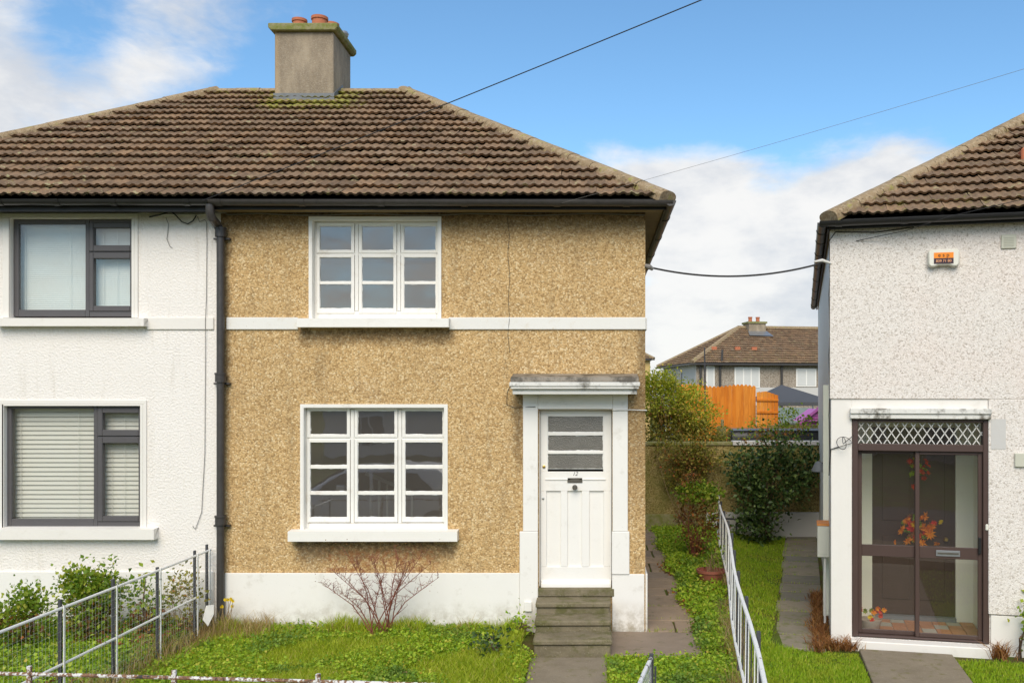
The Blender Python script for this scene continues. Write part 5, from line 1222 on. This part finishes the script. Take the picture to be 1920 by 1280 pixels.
while y > -4.65:
    zt_ = .945; m.tube([(XF(y)+.030, y, zt_), (XF(y)+.032+.006*math.sin(y*9), y+.004*math.sin(y*31), .5), (XF(y)+.030+.012*math.sin(y*5), y+.01*math.sin(y*17), .06)], .0007, 3, False); y -= .05
for z in np.arange(.10, .95, .075): m.tube([(XF(yy_)+.031+.008*math.sin(yy_*4+z*6), yy_, z+.012*math.sin(yy_*3.3+z*4)) for yy_ in np.linspace(-.06, -4.65, 26)], .0007, 3, False)
m.build('wire_mesh', 'wire_galvanised', mf)['kind'] = 'stuff'
bd = MB().prism([(-.25,1.117-.0), (-.02,1.09-.0), (0,.86), (-.10,.62), (-.22,.80)], 'x', 0, .012)
q = W3(384, 1128, -.35); bo = MB().prism([(-.05,-.08), (.01,-.15), (.06,-.02), (.05,.08), (-.03,.07)], 'y', -.006, .006).build('white_board', 'painted_plaster_clean', None, bevel=.002); tag(bo, 'broken white board leaning at the end of the mesh fence', 'board'); bo.location = (q[0]+.06, -.40, .33); bo.rotation_euler = (R(-10), R(8), R(35))
# front rail of the garden, close to the street
ff = thing('front_railing', 'flaking white iron rail fence along the front of the lawn', 'fence', (-2.6, -4.7, .0))
fp = [(-4.6, -4.55), (-3.4, -4.62), (-2.4, -4.70), (-1.55, -4.77), (-.75, -4.84)]
MB().tube([(x, y, .95) for x, y in fp], .012, 8).build('top_rail', 'flaking_white_iron', ff, smooth=True); MB().tube([(x, y, .45) for x, y in fp], .014, 8).build('lower_rail', 'flaking_white_iron', ff, smooth=True)
for px_ in (45, 330, 606):
    x = FX(px_, -4.66); y = -4.62-(x+3.4)*.085; MB().box(x-.014, x+.014, y-.012, y+.012, -.1, 1.0).build('post', 'flaking_white_iron', ff, bevel=.003)
# open gate leaf
gt = thing('garden_gate', 'dark-posted wire garden gate standing open by the path', 'gate', (.37, -4.3, 0))
MB().box(.352, .380, -4.30, -4.27, -.05, .985).build('end_post', 'dark_post', gt, bevel=.003); MB().box(.386, .398, -4.295, -4.275, -.05, .90).build('latch_bar', 'dark_post', gt)
MB().tube([(.360, -4.30, .955), (.30, -4.6, .955), (.20, -5.15, .95)], .014, 8).build('top_rail', 'worn_white_bar', gt, smooth=True); MB().tube([(.366, -4.30, .12), (.20, -5.15, .12)], .014, 8).build('bottom_rail', 'worn_white_bar', gt, smooth=True)
m = MB()
for i in range(22): t = i/22; m.tube([(.364-.16*t, -4.30-.85*t, .95), (.364-.16*t, -4.30-.85*t, .12)], .0016, 3, False)
for z in np.arange(.18, .95, .06): m.tube([(.362, -4.31, z), (.20, -5.14, z)], .0015, 3, False)
m.build('wire_mesh', 'wire_galvanised', gt)['kind'] = 'stuff'
# white railing on the right-hand boundary
rf = thing('iron_railing', 'worn white iron railing dividing the bed from the mown lawn', 'fence', (1.45, 0, 0))
ysr = np.linspace(-5.0, 5.4, 14); zt = lambda y: .95+.01*math.sin(y*1.3)-.008*(y > 2); zl = lambda y: .36+.012*math.sin(y*1.9)
wx = lambda y: float(FENCE_R(y))+.018*math.sin(y*1.1)
MB().tube([(wx(y), y, zt(y)) for y in ysr], .017, 8).build('top_rail', 'white_iron', rf, smooth=True)
MB().tube([(wx(y)-.012, y, zl(y)) for y in ysr], .014, 8).build('lower_rail', 'white_iron', rf, smooth=True)
y = -4.95; i = 0
while y < 5.35:
    if i % 4 == 0: MB().box(wx(y)+.018, wx(y)+.044, y-.02, y+.02, -.15, zt(y)+.045).build('post', 'dark_post', rf, bevel=.003)
    lean = random.uniform(-.02, .02)
    MB().bar((wx(y)-.004, y+lean, zl(y)-.03), (wx(y)+.004, y, zt(y)), .008, .010, (0,1,0)).build('bar', 'dark_post' if i % 3 == 2 else 'white_iron', rf)
    y += .29; i += 1
# ------------------------------------------------------------------ garden wall at the end of the plots
gw = thing('garden_wall', 'mossy pebbledashed garden wall across the end of the side gardens', 'wall', (2.7, 8.1, 0))
MB().box(.0, 6.5, 8.0, 8.22, -.4, 1.68).build('wall_face', 'garden_wall_dash', gw)
MB().box(-.02, 2.75, 7.97, 8.25, 1.681, 1.75).build('coping', 'mossy_concrete', gw, bevel=.01); MB().box(2.752, 6.5, 7.96, 8.26, 1.681, 1.77).build('coping', 'pale_rear_wall', gw, bevel=.01)
MB().box(.2, 2.20, 7.90, 7.998, -.4, .30).build('wall_plinth', 'mossy_concrete', gw, bevel=.01); MB().box(2.202, 6.5, 7.88, 7.998, -.4, .34).build('wall_plinth', 'pale_rear_wall', gw, bevel=.01)
tag(MB().tube([(2.42, 7.6, -.1), (2.40, 7.62, .18), (2.46, 7.63, .25), (2.72, 7.63, .25), (2.78, 7.6, .20), (2.76, 7.62, -.1)], .02, 7).build('bent_hoop', 'dark_post', None, smooth=True), 'bent dark metal hoop by the railing end', 'hoop')
# ------------------------------------------------------------------ things behind the wall
of = thing('timber_fence', 'orange stained timber fence with scalloped top behind the garden', 'fence', (3.4, 13.7, .85)); Yo = 13.7
n = 20; a0, a1 = FX(1268, Yo), FX(1417, Yo); w_ = (a1-a0)/n; zt_ = FZ(722, Yo); pl_me = None
for i in range(n):
    dz_ = .03*math.sin(i*.5)-.02*(i/n); x = a0+(i+.5)*w_
    if pl_me is None:
        m = MB(); m.prism([(-w_/2+.0015,0), (w_/2-.0015,0), (w_/2-.0015,1), (w_/4,1.016), (0,1.022), (-w_/4,1.016), (-w_/2+.0015,1)], 'y', -.010, .010); o = m.build('plank', 'orange_timber', of, local=True); pl_me = o.data
    else: o = link(bpy.data.objects.new('plank', pl_me), of)
    o.location = (x-3.4, random.uniform(-.006,.006), 0); o.scale = (1, 1, zt_-.85-.03+dz_)
for z in (1.3, 2.5): MB().box(a0, a1, Yo+.012, Yo+.06, z, z+.08).build('rail', 'orange_timber', of)
og = thing('timber_gate', 'orange stained gate panel with arched top beside the timber fence', 'gate', (FX(1438, Yo-.3), Yo-.3, .85)); b0, b1 = FX(1418.5, Yo-.3), FX(1459, Yo-.3); nb = 6; w_ = (b1-b0)/nb
for i in range(nb):
    t = (i+.5)/nb; zt2 = FZ(732+4*t*t*1.6, Yo-.3)-.03*abs(2*t-1); MB().prism([(b0+i*w_+.003, .85), (b0+(i+1)*w_-.003, .85), (b0+(i+1)*w_-.003, zt2-.02*(t > .5)), (b0+i*w_+.003, zt2-.02*(t < .3))], 'y', Yo-.31, Yo-.29).build('plank', 'orange_timber', og)
for py2 in (749.5, 772.5): MB().box(b0, b1, Yo-.345, Yo-.311, FZ(py2+2, Yo-.3), FZ(py2-2, Yo-.3)).build('rail', 'orange_timber', og)
ls = thing('slatted_screen', 'low brown slatted timber screen below the orange fence', 'fence', (FX(1400, 10.2), 10.2, .85))
for i in range(7): z = FZ(830-i*4.4, 10.2); MB().box(FX(1352, 10.2), FX(1440, 10.2), 10.19, 10.21, z, z+.042).build('slat', 'orange_trim', ls)
MB().box(FX(1352,10.2), FX(1357,10.2), 10.212, 10.26, .85, FZ(800,10.2)).build('post', 'orange_trim', ls); MB().box(FX(1436,10.2), FX(1441,10.2), 10.212, 10.26, .85, FZ(800,10.2)).build('post', 'orange_trim', ls)
gpst = MB().box(FX(1345,9.4), FX(1361,9.4), 9.35, 9.5, .85, FZ(799,9.4)); gpst.box(FX(1352,9.4), FX(1357,9.4), 9.38, 9.46, FZ(799,9.4), FZ(786,9.4)); tag(gpst.build('stump_post', 'mossy_concrete', None, bevel=.012), 'short weathered post behind the garden wall', 'post')
tb = thing('covered_bench', 'black tarpaulin-covered long object behind the garden wall', 'tarpaulin', (3.8, 9.3, .85)); x0_, x1_ = FX(1367, 9.3), 5.6
MB().prism([(9.05,.85), (9.0,1.78), (9.06,1.93), (9.3,1.96), (9.55,1.93), (9.6,1.78), (9.55,.85)], 'x', x0_, x1_).build('cover', 'tarp_black', tb, bevel=.03, smooth=True)
MB().prism([(9.03,1.935), (9.3,1.972), (9.5,1.962), (9.5,1.966), (9.3,1.976), (9.03,1.94)], 'x', x0_+.05, x1_-.05).build('top_sheet', 'lead', tb)
gz = thing('gazebo', 'grey pop-up gazebo roof beyond the orange fence', 'gazebo', (FX(1478, 16), 16, .2)); ax, az_ = F(1466, 721, 16.); e0, e1 = FX(1412, 16), FX(1548, 16); ze = FZ(753, 16)
MB().add([(e0,14.7,ze),(e1,14.7,ze),(e1,17.4,ze),(e0,17.4,ze),(ax,16.05,az_)], [(0,1,4),(1,2,4),(2,3,4),(3,0,4),(3,2,1,0)]).build('canopy', 'gazebo_grey', gz)
MB().box(e0, e1, 14.69, 14.699, ze-.09, ze).build('valance', 'gazebo_grey', gz)
for x in (e0+.05, e1-.05):
    for y in (14.75, 17.35): MB().box(x-.025, x+.025, y-.025, y+.025, .2, ze).build('pole', 'pale_rear_wall', gz)
ph_ = thing('playhouse', 'pink plastic playhouse with gabled roof', 'playhouse', (FX(1530, 12), 12, .85)); px0, px1 = FX(1496, 12), FX(1558, 12); zr_, ze_ = FZ(766, 12), FZ(789, 12); xm_ = (px0+px1)/2
MB().prism([(px0, ze_), (px1, ze_), (xm_, zr_)], 'y', 11.6, 12.6).build('gable', 'playhouse_pink', ph_)
for s_, xa in ((1, px0), (-1, px1)): MB().bar((xa-.06*s_, 11.56, ze_-.03), (xm_, 11.56, zr_+.01), .06, .05, (0,1,0)).build('bargeboard', 'playhouse_pink', ph_)
for i in range(3): t = .25+i*.22; MB().box(px0+(xm_-px0)*t, px1-(px1-xm_)*t, 11.585, 11.598, ze_+(zr_-ze_)*(t-.03), ze_+(zr_-ze_)*(t)).build('board_line', 'playhouse_pink', ph_)
MB().box(xm_-.05, xm_+.05, 11.53, 11.56, zr_-.05, zr_+.05).build('finial', 'playhouse_pink', ph_)
MB().box(px0+.1, px1-.1, 11.7, 12.5, .85, ze_-.001).build('walls', 'playhouse_pink', ph_)
sd = thing('garden_shed', 'low grey-green shed roof between the gazebo and playhouse', 'shed', (FX(1485, 14), 14, .85)); MB().prism([(13.6, FZ(791,13.6)), (14.6, FZ(764,14.6)), (14.6, FZ(764,14.6)-.05), (13.6, FZ(791,13.6)-.05)], 'x', FX(1459,14), FX(1530,14)).build('roof', 'tarp_green', sd); MB().box(FX(1462,14), FX(1527,14), 13.7, 14.5, .85, FZ(793,13.7)).build('walls', 'pale_rear_wall', sd)
bwl = MB().box(FX(1440,10.6), 6.6, 10.6, 10.75, .7, FZ(797,10.6)); tag(bwl.build('brick_wall', 'garden_wall_dash', None), 'low brown wall behind the tarpaulin', 'wall')
tag(MB().tube([W3(1322, 812, 11.), W3(1322, 740, 11.), W3(1321.5, 690, 11.), W3(1321, 651, 11.)], [.022,.02,.018,.016], 7).build('clothes_pole', 'dark_post', None), 'thin rusty upright pole before the orange fence', 'pole')
# ------------------------------------------------------------------ further houses
def far_house(name, label, K, ang, wid, dep, eave, base, rise, wallm, sidem, wins, chim=None, side_wins=(), roofm='roof_tile', ridge=True, courses=True, hipR=True, roofbase='fascia_black'):
    t = thing(name, label, 'house', (*K, base), R(ang)); ez = eave-base; o = .28; hw = dep/2+o; B_ = lambda m, n, mt, p=t, **k: m.build(n, mt, p, local=True, **k)
    B_(MB().box(0, wid, 0, dep, 0, ez-.04), 'wall', wallm)
    if sidem: B_(MB().box(-.012, -.001, 0, dep, 0, ez-.045), 'side_coat', sidem)
    W_ = wid+o; rx1 = W_-hw if hipR else W_; P_ = [(-o,-o,ez), (W_,-o,ez), (W_,dep+o,ez), (-o,dep+o,ez), (hw-o,hw-o,ez+rise), (rx1,hw-o,ez+rise)]
    rf_ = B_(MB().add(P_, [(0,1,5,4), (1,2,5), (2,3,4,5), (3,0,4), (3,2,1,0)]), 'roof', roofbase)
    if courses:
        sl_ = math.hypot(hw, rise); k_ = hw/sl_
        roof_slope(rf_, (0,-o-.02,ez), (1,0,0), (0,hw,rise), sl_, lambda q: -o+q*k_, (lambda q: W_-q*k_) if hipR else (lambda q: W_), single=False, seed=61, local=True)
        roof_slope(rf_, (-o,0,ez), (0,-1,0), (hw,0,rise), sl_, lambda q: -(dep+o)+q*k_, lambda q: o-q*k_, single=False, seed=62, local=True)
        if hipR: roof_slope(rf_, (W_,0,ez), (0,1,0), (-hw,0,rise), sl_, lambda q: -o+q*k_, lambda q: dep+o-q*k_, single=False, seed=63, local=True)
    rm = lambda a, b: B_(MB().tube([a, b], .13, 7), 'ridge_line', 'ridge_tile', rf_)
    rm((-o,-o,ez+.03), (hw-o,hw-o,ez+rise)); rm((-o,dep+o,ez+.03), (hw-o,hw-o,ez+rise)); rm((hw-o,hw-o,ez+rise+.02), (rx1,hw-o,ez+rise+.02))
    if hipR: rm((W_,-o,ez+.03), (rx1,hw-o,ez+rise))
    B_(MB().box(-o-.05, W_+.05, -o-.10, -o, ez-.10, ez+.0), 'gutter', 'old_iron'); B_(MB().box(-o-.12, -o-.051, -o-.10, dep+o, ez-.10, ez-.003), 'gutter', 'old_iron')
    for (x0, x1, z0, z1, bars) in wins:
        w = B_(MB().box(x0-.07, x1+.07, -.05, -.001, z0-.07, z1+.07), 'window', 'white_gloss_wood', bevel=.01)
        B_(MB().box(x0, x1, -.058, -.0505, z0, z1), 'pane', 'dark_glass_far' if bars < 0 else 'net_curtain', w)
        for j in range(1, abs(bars)): xb = x0+(x1-x0)*j/abs(bars); B_(MB().box(xb-.03, xb+.03, -.07, -.0585, z0, z1), 'glazing_bar', 'white_gloss_wood', w)
    for (y0, y1, z0, z1) in side_wins: B_(MB().box(-.05, -.013, y0, y1, z0, z1), 'window', 'dark_glass_far')
    if chim:
        cx, cy, cw_, cd_, cz = chim; c_ = B_(MB().box(cx, cx+cw_, cy, cy+cd_, ez+.5, cz), 'chimney', 'chimney_render', bevel=.01); B_(MB().box(cx-.06, cx+cw_+.06, cy-.06, cy+cd_+.06, cz+.001, cz+.1), 'cap', 'mossy_concrete', c_)
        for q in (.25, .7): B_(MB().lathe([(.11,0), (.10,.2), (.12,.22), (.12,.28), (0,.26)], (cx+cw_*q, cy+cd_*.5, cz+.10), 10), 'chimney_pot', 'terracotta', c_)
        B_(MB().add([(cx-.12,cy-.45,ez+(cy-.45+o)/hw*rise+.12), (cx+cw_+.25,cy-.5,ez+(cy-.5+o)/hw*rise+.12), (cx+cw_+.05,cy+.02,ez+(cy+o)/hw*rise+.14), (cx-.05,cy+.02,ez+(cy+o)/hw*rise+.14)], [(0,1,2,3)]), 'flashing', 'steel', c_)
    return t
KX, KY, bz = 4.98, 34.9, -.9
kk = 45.2/FPX; fz = lambda py: CZ-(py-VY)*kk-bz
lx = lambda px: (((px-VX)/FPX*45.6)-KX)/.985
fh = far_house('distant_house', 'grey-brown pebbledashed house with long tiled roof beyond the gardens', (KX, KY), 10, 16, 6.6, 4.28, bz, 2.02, 'pebbledash_grey', 'pale_rear_wall',
          [(lx(1325), lx(1336), fz(724), fz(688), 1), (lx(1379), lx(1423), fz(724), fz(690), 3), (lx(1499), lx(1534), fz(722), fz(692), 2)], (lx(1404)+1.0, 2.75, .95, .95, fz(596)), [(2.6, 3.2, fz(722), fz(694))], hipR=False)
band = MB(); band.box(lx(1312), lx(1560), -.03, -.001, fz(760), fz(726)); band.build('painted_band', 'pale_rear_wall', fh, local=True)
for px2 in (1311, 1348, 1467): MB().tube([(lx(px2), -.12, 0), (lx(px2), -.12, fz(687)), (lx(px2)+.05, -.3, fz(683))], .06, 8).build('downpipe', 'old_iron', fh, local=True)
MB().tube([(lx(1350), -.15, fz(686)), (lx(1352), -.15, fz(655))], .06, 8).build('soil_pipe', 'old_iron', fh, local=True)
for px2 in (1349, 1395, 1428): 
    x = lx(px2); z_ = fz(653); yv = (z_-(4.28-bz))/2.02*3.58-.28; MB().box(x-.14, x+.14, yv-.12, yv+.05, z_-.02, z_+.15).build('roof_vent', 'terracotta', fh, local=True, bevel=.02)
far_house('distant_house', 'yellow-walled house corner just visible beside the ochre house', (4.15-9, 59.5), 0, 9, 7, 5.45, -.9, 2.2, 'yellow_wall', None, [(5.8, 7.2, 4.2, 5.6, 2), (5.8, 7.2, 1.2, 2.6, 2), (2, 3.4, 4.2, 5.6, 2)], None)
# houses across the street, mirrored in the panes
for i, (x0_, wm, lab) in enumerate(((6, 'pebbledash_grey', 'grey pebbledashed house across the street, mirrored in the porch'), (-7, 'pebbledash_pale', 'pale house across the street, mirrored in the window panes'), (19.5, 'pebbledash_ochre', 'tan house further along the far side of the street'))[:2]):
    far_house('opposite_house', lab, (x0_+5, -31), 180, 10.5, 6.4, 4.5, -.5, 2.0, wm, None, [(1.2, 2.6, .9, 2.2, -3), (1.3, 2.5, 3.3, 4.4, -3), (7.8, 9.2, .9, 2.2, -3), (7.9, 9.1, 3.3, 4.4, -3), (4.0, 4.9, .2, 2.2, -1)], (5, 2.8, .9, .9, 7.2), courses=False, roofbase='roof_tile')
# ------------------------------------------------------------------ autumn garland and flower basket in the porch
random.seed(9)
gl = thing('autumn_garland', 'garland of orange and red artificial leaves hung on the porch door', 'garland', RM @ Vector((H(1718, 1000, .8)[0], .80, H(1718, 1000, .8)[1]-.3)), R(RANG))
def gpt(px, py, y): x, z = H(px, py, y); return RM @ Vector((x, y, z))
def maple(c, r, mat, name='leaf'):
    c = Vector(c); m = MB(); n = 11; vs = [c]; a0 = random.uniform(0, 6.28)
    tilt = Matrix.Rotation(R(RANG), 3, 'Z') @ Matrix.Rotation(random.gauss(0,.5), 3, 'X') @ Matrix.Rotation(random.gauss(0,.5), 3, 'Z')
    for i in range(n*2):
        a = a0+math.pi*i/n; rad = r*(1. if i % 2 == 0 else .5)*random.uniform(.8, 1.1); vs.append(c+tilt @ Vector((math.cos(a)*rad, -random.uniform(0, .03), math.sin(a)*rad)))
    m.add(vs, [(0, i+1, (i+1) % (2*n)+1) for i in range(2*n)]); return m.build(name, mat, gl)
for px_, py_, r_, mt in [(1689,992,.09,'orange_leaf'),(1699,974,.07,'orange_leaf'),(1702,1012,.085,'orange_leaf'),(1708,990,.075,'red_leaf'),(1714,984,.05,'yellow_petal'),(1734,968,.075,'orange_leaf'),(1738,990,.10,'orange_leaf'),(1744,1000,.09,'orange_leaf'),(1730,1016,.07,'orange_leaf'),(1716,1004,.06,'red_leaf'),(1747,985,.07,'orange_leaf'),(1726,978,.05,'fresh_leaf'),(1712,968,.06,'weed_leaf'),
                        (1706,864,.055,'red_leaf'),(1738,864,.06,'red_leaf'),(1728,885,.055,'red_leaf'),(1709,888,.045,'weed_leaf'),(1735,878,.05,'weed_leaf'),(1742,885,.04,'red_leaf'),(1714,912,.045,'red_leaf'),(1722,872,.05,'weed_leaf')]:
    maple(gpt(px_, py_, .80+random.uniform(-.02,.03)), r_*.92, mt)
for _ in range(34): maple(gpt(1718+random.gauss(0,14), 993+random.gauss(0,11), .84+random.uniform(-.02,.03)), random.uniform(.035,.06), random.choice(['orange_leaf','orange_leaf','red_leaf','yellow_petal','weed_leaf','dead_frond']))
for _ in range(10): maple(gpt(1722+random.gauss(0,11), 874+random.gauss(0,10), .84), random.uniform(.035,.055), random.choice(['red_leaf','red_leaf','weed_leaf']))
MB().tube([gpt(1720, y, .83) for y in (858, 900, 940, 975, 1010)], .006, 5).build('ribbon', 'dry_twig', gl)
fb = thing('flower_basket', 'basket of artificial flowers on the porch floor', 'flower basket', gpt(1632, 1180, .32), R(RANG))
c = RMI @ gpt(1632, 1180, .32)
MB().lathe([(.07,0), (.10,.02), (.13,.12), (.135,.13), (.11,.12), (0,.11)], tuple(RM @ c), 14).build('basket', 'basket', fb, smooth=True)
for i in range(16):
    p = RM @ (c+Vector((random.uniform(-.14,.16), random.uniform(-.08,.08), random.uniform(.13,.26)))); n = 8; a = np.linspace(0, 6.28, n, endpoint=False); D = np.stack([np.cos(a), np.full(n, -.5), np.sin(a)], -1)
    fast('flower', *leaves(np.repeat(np.array([p]), n, 0), D, np.full(n, .038), np.full(n, .014)), random.choice(['orange_leaf', 'red_leaf', 'fresh_leaf', 'yellow_petal', 'fresh_leaf']), fb)
# ------------------------------------------------------------------ parked car on the street (mirrored in the downstairs panes)
car = thing('parked_car', 'silver hatchback parked at the kerb, mirrored in the downstairs window', 'car', (-4.5, -8.35, -.19))
prof = [(-2.05,.28),(-2.12,.55),(-2.05,.80),(-1.25,.95),(-.55,1.40),(.45,1.47),(1.35,1.40),(1.85,1.0),(2.0,.85),(2.02,.45),(1.95,.28)]
def ring(w, top): return [(x, w if z < top else w*.8, z) for x, z in prof]
m = MB(); nn = len(prof); secs = []
for s_, k_ in ((-1, .84), (-1, .98), (1, .98), (1, .84)):
    secs.append([(x, s_*(.84 if z < 1.05 else .66)*(1 if k_ > .9 else 1), z*(1 if k_ > .9 else 1)) for x, z in prof] if k_ > .9 else [(x*.97, s_*(.87 if z < 1.05 else .70)*.98, .28+(z-.28)*.96) for x, z in prof])
vs = [p for s_ in (secs[0], secs[1], secs[2], secs[3]) for p in s_]
vs = [(x, y*(1.02 if i//nn in (0, 3) else .93), z) for i, (x, y, z) in enumerate(vs)]
fs = [(r*nn+i, r*nn+(i+1) % nn, (r+1)*nn+(i+1) % nn, (r+1)*nn+i) for r in range(3) for i in range(nn)]+[tuple(range(nn)), tuple(range(4*nn-1, 3*nn-1, -1))]
body = m.add(vs, fs).build('body', 'car_paint', car, bevel=.03, local=True, smooth=True)
for s_ in (-1, 1):
    for poly in ([(-1.05,.98),(-.52,1.33),(.02,1.37),(.02,.98)], [(.10,.98),(.10,1.375),(.95,1.34),(1.30,.98)]):
        MB().prism([(x, z) for x, z in poly], 'y', s_*.885, s_*.905).build('side_window', 'car_glass', car, local=True, bevel=.004)
    for x in (-1.35, 1.30):
        wl = MB().tube([(x, s_*.70, .31), (x, s_*.90, .31)], .31, 22).build('wheel', 'tyre', car, local=True, smooth=True); MB().tube([(x, s_*.895, .31), (x, s_*.912, .31)], .20, 16).build('rim', 'steel', wl, local=True, smooth=True)
    MB().box(2.0, 2.03, s_*.5, s_*.8, .75, .95).build('tail_lamp', 'tail_lamp', car, local=True, bevel=.01); MB().box(-2.14, -2.06, s_*.45, s_*.8, .60, .76).build('headlamp', 'plate_glass', car, local=True, bevel=.01)
    MB().box(-.62, -.45, s_*.90, s_*1.05, 1.0, 1.12).build('wing_mirror', 'car_paint', car, local=True, bevel=.02)
MB().prism([(-1.20,1.0),(-.58,1.41),(-.60,1.43),(-1.24,1.02)], 'y', -.62, .62).build('windscreen', 'car_glass', car, local=True)
